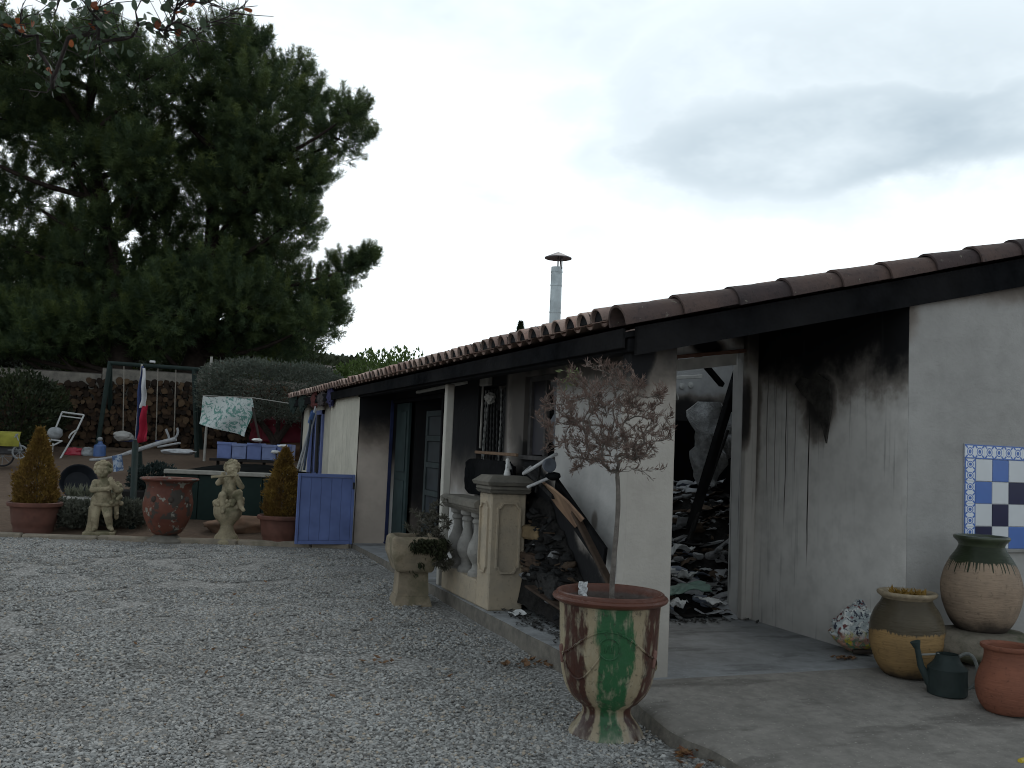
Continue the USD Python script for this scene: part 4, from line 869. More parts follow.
# ================================================================== pots with conical shrubs
PLAS = M('brown_red_pot', (.115, .05, .037), .3, 7, .6, .002, tint=(.08, .045, .036))
def conifer_pot(loc, s, label, label2, seed):
    t = thing('shrub_pot', label, 'pot', loc, scale=s)
    part(t, 'body', lathe(curve_profile([(.001, 0), (.26, 0), (.265, .03), (.275, .12), (.28, .13), (.29, .15), (.325, .38), (.33, .40)], 24), 40), PLAS, 35)
    part(t, 'rim', lathe([(.33, .40), (.365, .405), (.372, .42), (.372, .455), (.36, .465), (.335, .465), (.32, .45), (.31, .34)], 40), PLAS, 35)
    part(t, 'soil', ico((0, 0, .42), (.315, .315, .02), 2), M('dry_potting_soil', (.06, .045, .035), .4, 25, .95, .01))
    r = np.random.default_rng(seed); n = 9000
    z = r.uniform(0, 1, n)**1.25; zz = .44+z*1.06; rad = np.interp(z, [0, .12, .3, .6, .85, 1], [.25, .28, .26, .165, .075, .012])
    a = r.uniform(0, 2*PI, n); k = meshkit.fbm(np.stack([np.cos(a)*rad*9, np.sin(a)*rad*9, zz*9+seed], -1), 3, seed)
    rr_ = rad*(.55+.45*r.uniform(0, 1, n)**.4)*(.62+.8*k); P = np.stack([rr_*np.cos(a), rr_*np.sin(a), zz], -1)
    st = r.random(n) < .03; P[st, :2] *= 1.22; P[st, 2] += .05
    D = np.stack([np.cos(a)*.7, np.sin(a)*.7, np.full(n, .9)], -1); P[:, 2] += (k-.5)*.1
    p = thing('conical_shrub', label2, 'shrub', np.array(loc), scale=s)
    part(p, 'stem', tube([(0, 0, .4), (0, 0, 1.3)], [.025, .006], 8), BARK)
    part(p, 'foliage', leaves(P, D, .062, .022, r, .2, .35), leaf_mat('browning_thuja', (.13, .07, .02), (.26, .165, .035), 6, .15, .8, (.055, .055, .014)), False, kind='stuff')
g1 = ground_at(31, 535); conifer_pot(g1+[0, .25, -.01], 1.0, 'brown plastic pot on the far left with a rusty conical shrub', 'rusty yellow conical shrub in the leftmost brown pot', 3)
g2 = ground_at(282, 546); conifer_pot(g2+[0, .2, -.01], .94, 'brown pot standing between the flute cherub and the blue gate', 'browning conical shrub in the pot beside the blue gate', 8)
# ================================================================== weathered red vase
TV = jar_mat('flaking_red_glaze', (.235, .09, .06), (.15, .065, .045), rough=.5)
def flake_mat():
    g = Graph(); p = g.pos(); n = g.noise(p, 4, 5, .65); q = g.noise(g.vm('add', p, (3, 1, 5)), 5, 5, .6)
    c = g.mix(g.lin(n, .35, .65), (.085, .030, .022), (.125, .048, .032)); c = g.mix(g.step(q, .54, .58), c, (.05, .042, .036)); c = g.mix(g.step(g.noise(p, 9, 4), .6, .64), c, (.20, .19, .16))
    return g.done('flaking_vase_glaze', c, .5, g.bump(q, .01))
g3 = ground_at(166, 544); tv = thing('red_vase', 'weathered red glazed garden vase between the two cherub statues', 'vase', g3+[0, .26, 0])
part(tv, 'bowl', lathe(np.vstack([curve_profile([(.13, .10), (.19, .13), (.275, .26), (.33, .42), (.342, .55), (.325, .67), (.31, .78), (.325, .84)], 40), [(.345, .86), (.40, .885), (.405, .90), (.39, .915), (.335, .90), (.30, .84), (.28, .7)]]), 48, .02, 5), flake_mat(), 40)
part(tv, 'foot', lathe([(0, 0), (.27, 0), (.275, .03), (.24, .055), (.19, .075), (.14, .11), (0, .12)], 40), M('grey_vase_foot', (.19, .175, .15), .3, 9, .9), 40)
for th in (-2.2, -1.5, -.8):
    part(tv, 'garland_boss', ico((.336*math.cos(th), .336*math.sin(th), .62), (.04, .02, .045), 2), M('dark_flaked_boss', (.06, .048, .04), .4, 20), True)
# ================================================================== cherub statues
CHB = stone_mat_('weathered_cherub_stone', (.37, .32, .215), (.21, .175, .115), moss=.55)
def curls(c, r, n, rng, amp=.028, face=None):
    out = []
    for i in range(n):
        v = rng.normal(0, 1, 3); v /= np.linalg.norm(v)
        if v[2] < -.35 or (v[1] < -.45 and v[2] < .45): continue
        out.append(ico(np.array(c)+v*np.array(r)*1.0, amp*rng.uniform(.7, 1.2), 1))
    return out
def cherub_head(c, r, tilt=0):
    """face towards -y"""
    c = np.array(c); b = [((c+[0, 0, .01], r), (c+[0, -.012, -.035], r*.86)), ((c+[0, -r*.95, -.012], .016), (c+[0, -r*.80, .02], .012)), ((c+[-.04, -r*.62, -.03], .034), (c+[-.04, -r*.6, -.035], .03)), ((c+[.04, -r*.62, -.03], .034), (c+[.04, -r*.6, -.035], .03)), ((c+[-.018, -r*.83, -.052], .012), (c+[.018, -r*.83, -.052], .012)), ((c+[0, -r*.7, -.08], .026), (c+[0, -r*.6, -.075], .03)), ((c+[-r*.98, 0, -.015], .018), (c+[-r*.95, .01, -.04], .012)), ((c+[r*.98, 0, -.015], .018), (c+[r*.95, .01, -.04], .012)), ((c+[-.05, -r*.78, .025], .014), (c+[-.015, -r*.86, .022], .012)), ((c+[.05, -r*.78, .025], .014), (c+[.015, -r*.86, .022], .012))]
    return b
def hand(p, d, side, s=1.0):
    """small child's hand: palm, four unequal fingers and a thumb, along d, fingers bending towards side"""
    p = np.array(p, float); d = np.array(d, float)/np.linalg.norm(d); side = np.array(side, float); side -= d*(side@d); side /= np.linalg.norm(side); w = np.cross(d, side); out = [((p, .022*s), (p+d*.028*s, .023*s))]
    for k, L in enumerate((.034, .042, .040, .030)):
        b = p+d*.036*s+w*(k-1.5)*.014*s; m_ = b+d*L*.5*s+side*.006*s; e = m_+d*L*.3*s+side*.018*s; out += [((b, .0085*s), (m_, .008*s)), ((m_, .008*s), (e, .0072*s))]
    t = p+w*-.018*s+d*.008*s; out += [((t, .010*s), (t-w*.016*s+d*.018*s+side*.01*s, .0085*s))]
    return out
def cherub_standing(loc, rz):
    t = thing('cherub_statue', 'stone cherub standing with arms crossed over its chest beside the rusty shrub', 'statue', loc, rz)
    part(t, 'plinth', cbox(-.22, .22, -.17, .17, 0, .055, .01), CHB)
    B = [((-.055, 0, .50), .105), ]; B = []
    B += [(((-.05, 0, .50), .105), ((.05, 0, .50), .105)), (((0, -.01, .52), .115), ((.005, -.035, .60), .118)), (((.005, -.035, .60), .112), ((.01, -.005, .72), .10)), (((-.07, 0, .745), .062), ((.085, 0, .745), .062)), (((.01, -.005, .74), .07), ((.005, -.02, .84), .05))]
    B += [(((-.062, -.005, .47), .092), ((-.075, -.03, .28), .062)), (((-.075, -.03, .28), .06), ((-.065, .0, .12), .042)), (((-.065, .0, .11), .042), ((-.075, -.10, .082), .028)), (((-.075, -.015, .22), .058), ((-.07, .01, .18), .05))]
    B += [(((.06, -.005, .47), .092), ((.10, -.08, .29), .062)), (((.10, -.08, .29), .06), ((.13, .0, .13), .042)), (((.13, .0, .12), .042), ((.17, -.095, .085), .028)), (((.112, -.035, .22), .056), ((.12, -.02, .18), .05))]
    B += [(((-.105, 0, .755), .052), ((-.125, -.10, .655), .045)), (((-.125, -.10, .655), .043), ((.05, -.165, .675), .032))]+hand((.06, -.167, .68), (1, .05, .35), (0, .6, -.2), 1.2)
    B += [(((.115, 0, .755), .052), ((.20, -.08, .66), .045)), (((.20, -.08, .66), .043), ((.13, -.145, .755), .032))]+hand((.125, -.15, .765), (-.35, -.1, .9), (0, .7, .2), 1.2)
    B += cherub_head((-.01, -.045, .945), .098)
    part(t, 'figure', body(B, .022, 6), CHB, True)
    rg = np.random.default_rng(2); part(t, 'hair', body([((np.array([-.01, -.02, .97]), .095), (np.array([-.01, -.005, .955]), .098))]+[((c, q), (c+[0, 0, .004], q)) for c, q in [(np.array([-.01, -.02, .965])+v*np.array([.105, .10, .10]), .026*rg.uniform(.8, 1.25)) for v in [w/np.linalg.norm(w) for w in rg.normal(0, 1, (95, 3))] if not (v[1] < -.35 and v[2] < .50) and v[2] > -.6]], .018, 2), CHB, True)
    rg = np.random.default_rng(4); bk = [((c, q), (c+[0, 0, .005], q)) for c, q in [(np.array([.195, -.02, .56])+rg.normal(0, 1, 3)*[.035, .04, .085], rg.uniform(.024, .036)) for _ in range(60)]]
    part(t, 'grape_bunch', body(bk, .02, 2), CHB, True)
    part(t, 'tree_stump', moved(lathe(curve_profile([(.001, 0), (.085, 0), (.07, .12), (.06, .3), (.05, .36), (.001, .37)], 20), 18, .25, 3), (-.12, .08, .05)), CHB, 50)
    part(t, 'drapery', body([(((-.08, -.09, .455), .028), ((.09, -.10, .44), .034)), (((.09, -.10, .44), .032), ((.20, -.02, .46), .04)), (((.20, -.02, .46), .04), ((.21, .04, .25), .03))], .02, 4), CHB, True)
def cherub_flute(loc, rz):
    t = thing('cherub_statue', 'stone cherub seated on a ball pedestal and playing a flute', 'statue', loc, rz)
    part(t, 'pedestal', lathe(curve_profile([(.001, 0), (.20, 0), (.205, .05), (.17, .075), (.165, .10), (.12, .16), (.095, .22), (.09, .27), (.115, .295), (.12, .31), (.16, .35), (.20, .43), (.205, .50), (.175, .56), (.11, .60), (.001, .605)], 44), 36), CHB, 40)
    B = [(((-.055, .02, .66), .095), ((.055, .02, .66), .095)), (((0, .015, .68), .105), ((0, -.005, .77), .105)), (((0, -.005, .77), .10), ((0, .01, .875), .092)), (((-.07, .01, .90), .055), ((.07, .01, .90), .055)), (((0, 0, .90), .06), ((.005, -.01, .985), .046))]
    B += [(((-.06, -.01, .66), .082), ((-.105, -.17, .70), .058)), (((-.105, -.17, .70), .056), ((-.085, -.165, .52), .040)), (((-.085, -.165, .51), .038), ((-.10, -.235, .465), .026)), (((-.1, -.155, .63), .052), ((-.095, -.15, .58), .046))]
    B += [(((.06, -.01, .66), .082), ((.115, -.17, .735), .058)), (((.115, -.17, .735), .056), ((.15, -.15, .555), .040)), (((.15, -.15, .545), .038), ((.19, -.21, .495), .026)), (((.125, -.155, .66), .052), ((.14, -.14, .61), .046))]
    B += [(((-.10, .01, .905), .048), ((-.165, -.08, .87), .042)), (((-.165, -.08, .87), .04), ((-.135, -.165, .945), .029))]+hand((-.135, -.17, .95), (.35, -.2, .8), (.1, .5, .4), 1.1)
    B += [(((.10, .01, .905), .048), ((.165, -.07, .82), .042)), (((.165, -.07, .82), .04), ((.085, -.155, .95), .029))]+hand((.08, -.16, .955), (-.5, -.2, .7), (.1, .5, .4), 1.1)
    B += cherub_head((.02, -.04, 1.075), .092)
    part(t, 'figure', body(B, .022, 6), CHB, True)
    rg = np.random.default_rng(6); part(t, 'hair', body([((np.array([.02, -.015, 1.10]), .088), (np.array([.02, 0, 1.085]), .09))]+[((c, q), (c+[0, 0, .004], q)) for c, q in [(np.array([.02, -.015, 1.095])+v*np.array([.095, .092, .092]), .024*rg.uniform(.8, 1.25)) for v in [w/np.linalg.norm(w) for w in rg.normal(0, 1, (90, 3))] if not (v[1] < -.35 and v[2] < .50) and v[2] > -.6]], .018, 2), CHB, True)
    part(t, 'flute', tube([(.05, -.165, .985), (-.28, -.21, .955)], [.014, .020], 10), CHB)
    rg = np.random.default_rng(9); part(t, 'leafy_seat', body([((c, q), (c+[0, 0, .005], q)) for c, q in [(np.array([.185*math.cos(a), .185*math.sin(a), .58+rg.normal(0, .035)]), rg.uniform(.028, .045)) for a in rg.uniform(0, 2*PI, 46)]], .02, 2), CHB, True)
c1 = ground_at(99, 536); cherub_standing(c1+[0, .17, 0], -.05)
c2 = ground_at(227, 545); cherub_flute(c2+[0, .2, 0], 0.03)
# ================================================================== blue gate hung from the shed corner
gt = thing('blue_gate', 'blue painted board gate hung at the corner of the shed', 'gate')
for k in range(5): part(gt, 'board', cbox(2.17+k*.146, 2.17+(k+1)*.146-.003, 13.735, 13.757, .19, 1.09, .003), M('blue_gate_paint', (.115, .155, .325), .22, 3, .5, .002))
part(gt, 'rail', cbox(2.165, 2.90, 13.72, 13.765, 1.092, 1.14, .004), M('blue_gate_paint', ()))
part(gt, 'rail', cbox(2.165, 2.90, 13.72, 13.765, .14, .188, .004), M('blue_gate_paint', ()))
part(gt, 'stile', cbox(2.125, 2.163, 13.72, 13.765, .14, 1.14, .004), M('blue_gate_paint', ())); part(gt, 'stile', cbox(2.902, 2.94, 13.72, 13.765, .14, 1.14, .004), M('blue_gate_paint', ()))
part(gt, 'latch', [cbox(2.905, 2.935, 13.70, 13.719, .93, 1.03, .004)], M('black_iron', (.02, .02, .022), .3, 20, .5))
# folded airer leaning on the shed by the blue door; odds and ends hung below the eave
ALU = M('pale_aluminium', (.50, .52, .54), .15, 20, .4, 0, metallic=.3)
ar = thing('folded_airer', 'folded pale metal clothes airer leaning against the shed by its blue door', 'airer')
a0 = onx(298, 468, 2.80); a1 = onx(317, 404, 2.93)
part(ar, 'pole', tube([a0, a1], .028, 8), ALU); part(ar, 'pole', tube([a0+[0, .25, -.5], a1+[0, .1, -.15]], .02, 8), ALU)
part(ar, 'hub', tube([a1+(a0-a1)*.12+[-.02, 0, 0], a1+(a0-a1)*.28+[-.02, 0, 0]], .05, 10), M('blue_plastic', (.05, .10, .24), .2, 10, .4, 0))
part(ar, 'strut', tube([a1+(a0-a1)*.2+[-.03, 0, 0], onx(304, 470, 2.78)], .022, 8), M('dark_blue_steel', (.03, .045, .07), .3, 10, .5)); part(ar, 'strut', tube([onx(318, 415, 2.9), onx(316, 472, 2.9)], .028, 8), M('black_iron', ()))
for (px, py, w, h, mat, lb) in ((294, 402, .55, .5, M('dark_green_cloth', (.018, .032, .027), .4, 8, .9), 'dark green bundle hanging from the far end of the eave'), (303, 402, .5, .42, M('dark_green_cloth', ()), 'green bundle hanging second from the far end of the eave'), (315, 400, .35, .36, M('faded_red_cloth', (.10, .03, .028), .3, 8, .9), 'red cloth hanging under the shed eave above the blue door'), (322, 399, .45, .3, M('grey_cloth', (.07, .06, .06), .5, 20, .9), 'grey brown bundle under the eave beside the red cloth'), (331, 396, .28, .42, M('violet_cloth', (.04, .04, .10), .3, 8, .9), 'violet cloth hanging under the eave where the cladding starts')):
    q = onx(px, py, 2.92); solo('hanging_bundle', moved(lump((0, 0, 0), (.05, w*.9, h*.42), int(px), 3, .45, 3), q+[0, 0, 0]), mat, lb, 'bundle', smooth=40)
# ================================================================== trough planter on its pedestal, before the step
TRM = stone_mat_('trough_stone', (.29, .235, .165), (.18, .155, .115), moss=.4)
tr = thing('trough_planter', 'hollowed stone trough on a flared pedestal standing on gravel before the porch', 'planter', (2.60, 9.28, float(gravel_z(2.6, 9.28))-.01), -.10)
MOSS = stone_mat_('mossy_trough_side', (.10, .09, .065), (.05, .05, .033), moss=.8)
part(tr, 'pedestal', trimesh.util.concatenate([frus(-.19, .19, -.19, .19, 0, .10, -.03), frus(-.155, .155, -.155, .155, .101, .33, -.012)]), TRM, False)
outer = trimesh.convex.convex_hull(np.vstack([cbox(-.185, .185, -.21, .21, .335, .4, .02).vertices, cbox(-.235, .235, -.26, .26, .48, .68, .025).vertices]))
def mani(m): return m3.Manifold(m3.Mesh(np.asarray(m.vertices, np.float32), np.asarray(m.faces, np.uint32)))
inn = mani(box(-.18, .18, -.205, .205, .52, .75)); trm = (mani(outer)-inn).refine_to_length(.03).to_mesh()
tm = trimesh.Trimesh(trm.vert_properties[:, :3], trm.tri_verts); tm.vertices = tm.vertices+(meshkit.fbm(tm.vertices*9+3, 3, 2)[:, None]-.5)*.025*np.sign(tm.vertices*[1, 1, 0]+1e-9)
part(tr, 'basin', tm, TRM, 35)
part(tr, 'soil', box(-.178, .178, -.203, .203, .53, .60), M('dry_potting_soil', ()), False)
r_ = np.random.default_rng(41); tc = np.array([2.60, 9.28, .0])
dp = thing('withered_plant', 'withered grey trailing plant growing in the stone trough', 'plant')
T = [tc+np.array([r_.uniform(-.08, .30), r_.uniform(-.24, .12), r_.uniform(.62, .98)]) for _ in range(40)]+[tc+np.array([r_.uniform(.1, .34), r_.uniform(-.34, -.2), r_.uniform(.42, .66)]) for _ in range(26)]+[tc+np.array([.18+r_.normal(0, .05), -.05, z]) for z in (1.05, 1.1, 1.0)]
tbb, A, R_, par, br, base = grow([tc+[.05, -.05, .55], tc+[.07, -.06, .60], tc+[.08, -.07, .63]], T, .002, .012, r_, sag=.15, seg=.05, crook=.5)
part(dp, 'stems', [tube(p, q, 4) for p, q in tbb], M('dead_stem', (.14, .125, .105), .4, 20), 60, kind='stuff')
P, D = twig_points(A, br, r_, 2600, .15); part(dp, 'leaves', leaves(P, D, .055, .015, r_, .2, .8, .3), leaf_mat('withered_grey_leaf', (.075, .07, .05), (.15, .14, .115), 9, .15, .9, (.05, .065, .028)), False, kind='stuff')
u_ = r_.random(2400); P = tc+np.stack([np.where(u_ < .7, r_.uniform(-.10, .25, 2400), r_.uniform(.22, .29, 2400)), np.where(u_ < .7, r_.uniform(-.32, -.24, 2400), r_.uniform(-.28, .2, 2400)), .70-.34*r_.random(2400)**1.3], -1); P = P[meshkit.fbm(P*11, 3, 4) > .40+.3*np.clip((.62-P[:, 2])/.25, 0, 1)]; part(dp, 'moss_curtain', leaves(P, np.tile([.0, -.6, -.9], (len(P), 1)), .05, .02, r_, .2, .5), leaf_mat('dark_moss_leaf', (.022, .026, .012), (.045, .05, .024), 9, .1, .9), False, kind='stuff')
# ================================================================== charred things on the porch
CHARG = M('ashy_char', (.02, .02, .02), .7, 14, .95, .02, tint=(.05, .048, .046), specular_ior_level=.1)
def cushion(c, sx, sy, sz, seed, mat, rz=0, amp=.12):
    m = trimesh.convex.convex_hull(cbox(-1, 1, -1, 1, -1, 1, .25).vertices); m = m.subdivide().subdivide().subdivide(); v = m.vertices; v = v*(1+amp*(meshkit.fbm(v*1.7+seed, 3, seed)[:, None]-.5)*2); m.vertices = v*[sx, sy, sz]; return moved(m, c, rz)
solo('charred_mattress', cushion((3.31, 9.1, 1.30), .055, .70, .185, 4, CHARG, -.03), CHARB, 'blackened upholstered back standing behind the balustrade rail', 'burnt seat back', smooth=50)
solo('scorched_batten', bar(onx(476, 452, 3.36), onx(517, 455, 3.30), .03, .03), M('scorched_pine', (.20, .13, .085), .35, 14), 'thin scorched batten lying along the top of the blackened seat back', 'batten')
wb = thing('wall_box', 'pale scorched junction box high on the porch wall', 'junction box'); q = onx(488, 377, 3.44)
part(wb, 'box', cbox(3.39, 3.448, q[1]-.14, q[1]+.13, 2.27, 2.40, .01), M('scorched_white_plastic', (.30, .285, .26), .35, 9, .6)); part(wb, 'conduit', tube([(3.43, q[1]+.12, 2.28), (3.43, q[1]+.13, 1.6)], .012, 6), M('scorched_white_plastic', ()))
q = onx(490, 398, 3.40); solo('melted_lamp', moved(lump((0, 0, 0), (.05, .07, .055), 5, 3, .5, 2.4), q), M('scorched_white_plastic', ()), 'pale half melted wall lamp hanging below the junction box', 'lamp', smooth=40)
# collapsed boards leaning from the sill down to the floor
WOODB = M('half_burnt_wood', (.20, .125, .075), .4, 7, .85, .006, tint=(.05, .035, .026))
def plank(name, a, b, w, h, mat, label, up=(0, 0, 1)): return solo(name, bar(a, b, w, h, up, .006), mat, label, 'board')
pl = [onx(545, 482, 3.20), onx(570, 517, 3.12), onx(607, 578, 3.18)]
solo('scorched_veneer', slab_of(np.array([[onx(538, 480, 3.30), onx(552, 489, 3.1)], [onx(557, 507, 3.30), onx(567, 502, 3.1)], [onx(575, 528, 3.30), onx(583, 520, 3.10)]]), (.012, 0, .012)), M('curled_veneer', (.27, .175, .11), .35, 6, .8, .004, tint=(.11, .06, .045)), 'curled scorched veneer sheet leaning beside the pillar', 'veneer', smooth=50)
plank('charred_board', onx(574, 512, 3.16), onx(611, 585, 3.13), .055, .03, M('brown_char_wood', (.06, .04, .028), .5, 7, .9, .006, tint=(.02, .017, .015)), 'long half burnt board slanting down to the pier')
plank('charred_board', onx(556, 489, 3.30), onx(605, 560, 3.33), .22, .03, CHAR, 'wide black board slanting against the sooty porch wall', (1, 0, .2))
plank('charred_board', onx(527, 468, 3.34), onx(556, 497, 3.25), .08, .04, CHARG, 'short grey charred board below the window sill')
ash = M('pale_ash_metal', (.42, .42, .42), .35, 18, .5, .002)
hb = thing('burnt_bicycle', 'burnt bicycle with pale handlebar and bent forks wedged beside the pillar', 'bicycle')
part(hb, 'handlebar', tube(smooth_path([onx(531, 467, 3.2), onx(541, 463, 3.14), onx(549, 458, 3.2), onx(556, 455, 3.32)], 14), .014, 8), ash); part(hb, 'frame_tube', tube([onx(528, 487, 3.15), onx(549, 478, 3.2)], .014, 8), ash); part(hb, 'frame_tube', tube([onx(541, 462, 3.16), onx(536, 492, 3.22)], .012, 8), CHARG)
part(hb, 'headlamp', moved(lathe([(0, 0), (.03, .0), (.055, .05), (.06, .08), (.05, .085), (0, .075)], 18), onx(546, 465, 3.16), rx=PI/2), M('sooty_chrome', (.08, .09, .11), .4, 12, .35)); part(hb, 'saddle', lump(onx(553, 476, 3.22), (.05, .11, .035), 3, 3, .25), CHARB)
G5_, BRW_ = M('blackened_scrap', (.022, .022, .022), .5, 14, .85, .006, specular_ior_level=.15), M('brown_burnt_wood', (.075, .05, .035), .5, 9, .9, .006, tint=(.03, .022, .018))
# things that can still be told apart in the black heap
for k, (a_, b_, w_, h_, mt, lb) in enumerate((((3.39, 8.6, .80), (3.36, 7.6, .50), .09, .05, CHAR, 'thick charred beam lying lengthwise on the porch rubble'), ((3.30, 8.35, .45), (3.42, 7.7, 1.02), .05, .04, G5_, 'black stick standing upright out of the porch rubble'), ((3.30, 7.6, .40), (3.42, 8.4, .85), .07, .03, CHARG, 'grey charred slat across the left of the porch rubble'), ((3.30, 7.3, .22), (3.38, 6.75, .42), .06, .04, CHAR, 'short black stump of beam at the right of the porch rubble'), ((3.24, 7.75, .42), (3.30, 6.9, .30), .10, .02, BRW_, 'brown half burnt slat lying on the porch rubble'))): plank('charred_board', a_, b_, w_, h_, mt, lb)
solo('burnt_cushion', cushion((3.36, 8.1, .86), .07, .22, .06, 6, M('scorched_foam', (.20, .145, .08), .4, 9, .95, .01, tint=(.07, .05, .035)), .2, .2), M('scorched_foam', ()), 'scorched yellow brown cushion on top of the porch rubble beside the pillar', 'cushion', smooth=50)
solo('burnt_cushion', cushion((3.36, 7.55, .46), .08, .26, .10, 9, CHARG, -.1, .3), CHARG, 'black bulky cushion low in the porch rubble', 'cushion', smooth=50)
solo('burnt_cushion', cushion((3.36, 7.95, .62), .07, .20, .06, 12, BRW_, .1, .3), BRW_, 'dark brown cushion in the middle of the porch rubble', 'cushion', smooth=50)
solo('paper_scrap', slab_of(np.array([[(3.12+.04*i, 7.75+.06*j+.01*i, .165+.012*math.sin(i*2+j)+.004*i) for j in range(4)] for i in range(4)]), (0, 0, .004)), M('white_crumpled_sheet', (.66, .67, .66), .2, 9, .8, .004), 'small white paper scrap on the porch floor before the rubble', 'paper', smooth=40)
# heaps of burnt rubble
def heap(name, x0, x1, y0, y1, zf, label, seed, mats, npieces, big=.12):
    r = np.random.default_rng(seed); xs, ys = np.linspace(x0, x1, 40), np.linspace(y0, y1, 60); X, Y = np.meshgrid(xs, ys, indexing='ij')
    n = meshkit.fbm(np.stack([X*6, Y*6, X*0+seed], -1), 4, seed)-.5
    Z = np.maximum(zf(X, Y)+n*.22*np.clip(zf(X, Y)/.3, .25, 1), -.02)+ZS; P = np.stack([X, Y, Z], -1)
    t = thing(name, label, 'rubble', kind_stuff=True) if False else thing(name, label, 'rubble'); t.SetCustomDataByKey('kind', 'stuff')
    part(t, 'cinder_bed', grid(P), mats[0], 60, kind='stuff')
    from scipy.interpolate import RegularGridInterpolator
    f = RegularGridInterpolator((xs, ys), Z); bins = {}
    for i in range(npieces):
        x, y = r.uniform(x0+.04, x1-.04), r.uniform(y0+.04, y1-.04); z = float(f((x, y))); k = r.integers(1, len(mats)); s = r.uniform(.35, 1)**2*big*(1.35 if mats[k] in (G2, G4) else 1)
        c = np.array([x, y, z+s*.2]); kind = r.integers(0, 4) if big > .1 else (3 if r.random() < .12 else int(r.random() < .5))
        if kind == 0: m = lump((0, 0, 0), (s, s*.7, s*.45), i, 1, .5, 2)
        elif kind == 1: m = cbox(-s*1.6, s*1.6, -s*.25, s*.25, -s*.12, s*.12, s*.05)
        else:
            u = np.linspace(-1, 1, 5); U, V = np.meshgrid(u, u, indexing='ij'); W = (meshkit.fbm(np.stack([U*1.6, V*1.6, U*0+i*1.3], -1), 3, i)-.5)*1.6
            m = slab_of(np.stack([U*s*1.1, V*s*.8, W*s*.6], -1), (0, 0, .004))
        T_ = np.eye(4); T_[:3, :3] = rand_rot(1, r, .55)[0]; T_[:3, 3] = c; m.apply_transform(T_); bins.setdefault(int(k), []).append(m)
    for k, ms in sorted(bins.items()): part(t, 'burnt_scraps', ms, mats[k], 40, kind='stuff')
    return t
CB = M('cinders', (.020, .019, .018), .6, 30, .95, .03, tint=(.045, .042, .04), specular_ior_level=.1)
G1, G2, G3 = M('ash_grey_scrap', (.21, .21, .21), .5, 16, .9, .006), M('pale_paper_scrap', (.40, .41, .42), .3, 12, .8, .004), M('brown_burnt_scrap', (.085, .06, .042), .5, 14, .9, .006)
G4 = M('blue_grey_scrap', (.22, .25, .31), .3, 12, .7); G5 = M('blackened_scrap', (.022, .022, .022), .5, 14, .85, .006, specular_ior_level=.15)
heap('porch_rubble', 3.27, 3.445, 6.6, 8.95, lambda X, Y: 1.02*ss(6.4, 8.1, Y)*ss(3.24, 3.44, X)*ss(9.0, 8.75, Y)+.01, 'black heap of burnt rubble between the pillar and the pier', 4, [CB, G5, G5, G5, CB, G3, G1, G5, G5, CB], 420, .085)
heap('room_rubble', 3.9, 6.6, 7.46, 12.4, lambda X, Y: .95*ss(7.4, 10.2, Y)**.9*(.75+.35*np.sin(X*2.1+.6))+.03, 'burnt rubble with pale scraps filling the room behind the doorway', 9, [CB, G5, G3, G1, G2, G5, G4, G1, G3, G2, G1, G2], 1500, .115)
leaf_litter('ash_litter', (3.18, 7.3), 170, .08, .5, M('black_ash_flake', (.03, .029, .028), .7, 30, .9, 0, tint=(.15, .148, .14)), 'black and grey ash flakes strewn on the porch floor before the heap', lambda x, y: ZS+.001, .05, 12).SetCustomDataByKey('category', 'ash')
leaf_litter('ash_litter', (4.55, 7.33), 120, .36, .05, M('black_ash_flake', ()), 'ash flakes strewn on the floor at the doorway threshold', lambda x, y: ZS+.001, .045, 13).SetCustomDataByKey('category', 'ash')
# singled out pieces of the room
def sheet(c, sx, sy, seed, amp, rot, th=.006):
    u = np.linspace(-1, 1, 14); U, V = np.meshgrid(u, u, indexing='ij'); W = (meshkit.fbm(np.stack([U*1.4, V*1.4, U*0+seed], -1), 4, seed)-.5)*amp
    k = 1+.25*(meshkit.fbm(np.stack([U*2, V*2, U*0+seed+9], -1), 3, seed)-.5); m = slab_of(np.stack([U*sx*k, V*sy*k, W], -1), (0, 0, th)); return moved(m, c, rot[2], rot[0], rot[1])
WP = M('white_crumpled_sheet', (.66, .67, .66), .2, 9, .8, .004)
solo('crumpled_sheet', sheet((4.75, 8.25, .52), .24, .10, 2, .16, (.2, .15, .1)), WP, 'white crumpled sheet lying highest on the rubble in the doorway', 'sheet', smooth=50)
solo('crumpled_sheet', sheet((4.42, 7.85, .38), .22, .13, 5, .18, (.1, -.2, .5)), WP, 'white and bluish torn sheet on the left of the doorway rubble', 'sheet', smooth=50)
solo('crumpled_sheet', sheet((4.85, 7.80, .36), .24, .11, 7, .14, (.15, -.1, -.1)), M('pale_green_plastic', (.20, .30, .25), .25, 9, .5, .003), 'pale green plastic sheet in the middle of the doorway rubble', 'sheet', smooth=50)
solo('crumpled_sheet', sheet((5.02, 7.60, .29), .14, .09, 8, .10, (.1, .1, .3)), WP, 'small white sheet low beside the door jamb', 'sheet', smooth=50)
for k, (x_, y_, z_, sx_, sy_, lb) in enumerate(((4.30, 7.62, .26, .15, .10, 'white torn sheet lowest at the left edge of the doorway'), (4.62, 7.60, .27, .12, .08, 'small pale sheet at the front middle of the doorway rubble'), (4.98, 8.05, .46, .14, .08, 'pale sheet behind the green plastic in the doorway'), (4.55, 8.6, .66, .16, .09, 'folded white sheet far back left in the doorway rubble'), (5.2, 8.5, .66, .14, .1, 'grey white sheet far back beside the jamb'))): solo('crumpled_sheet', sheet((x_, y_, z_), sx_, sy_, 20+k, .16, (.15*(-1)**k, .2, .7*k)), WP, lb, 'sheet', smooth=50)
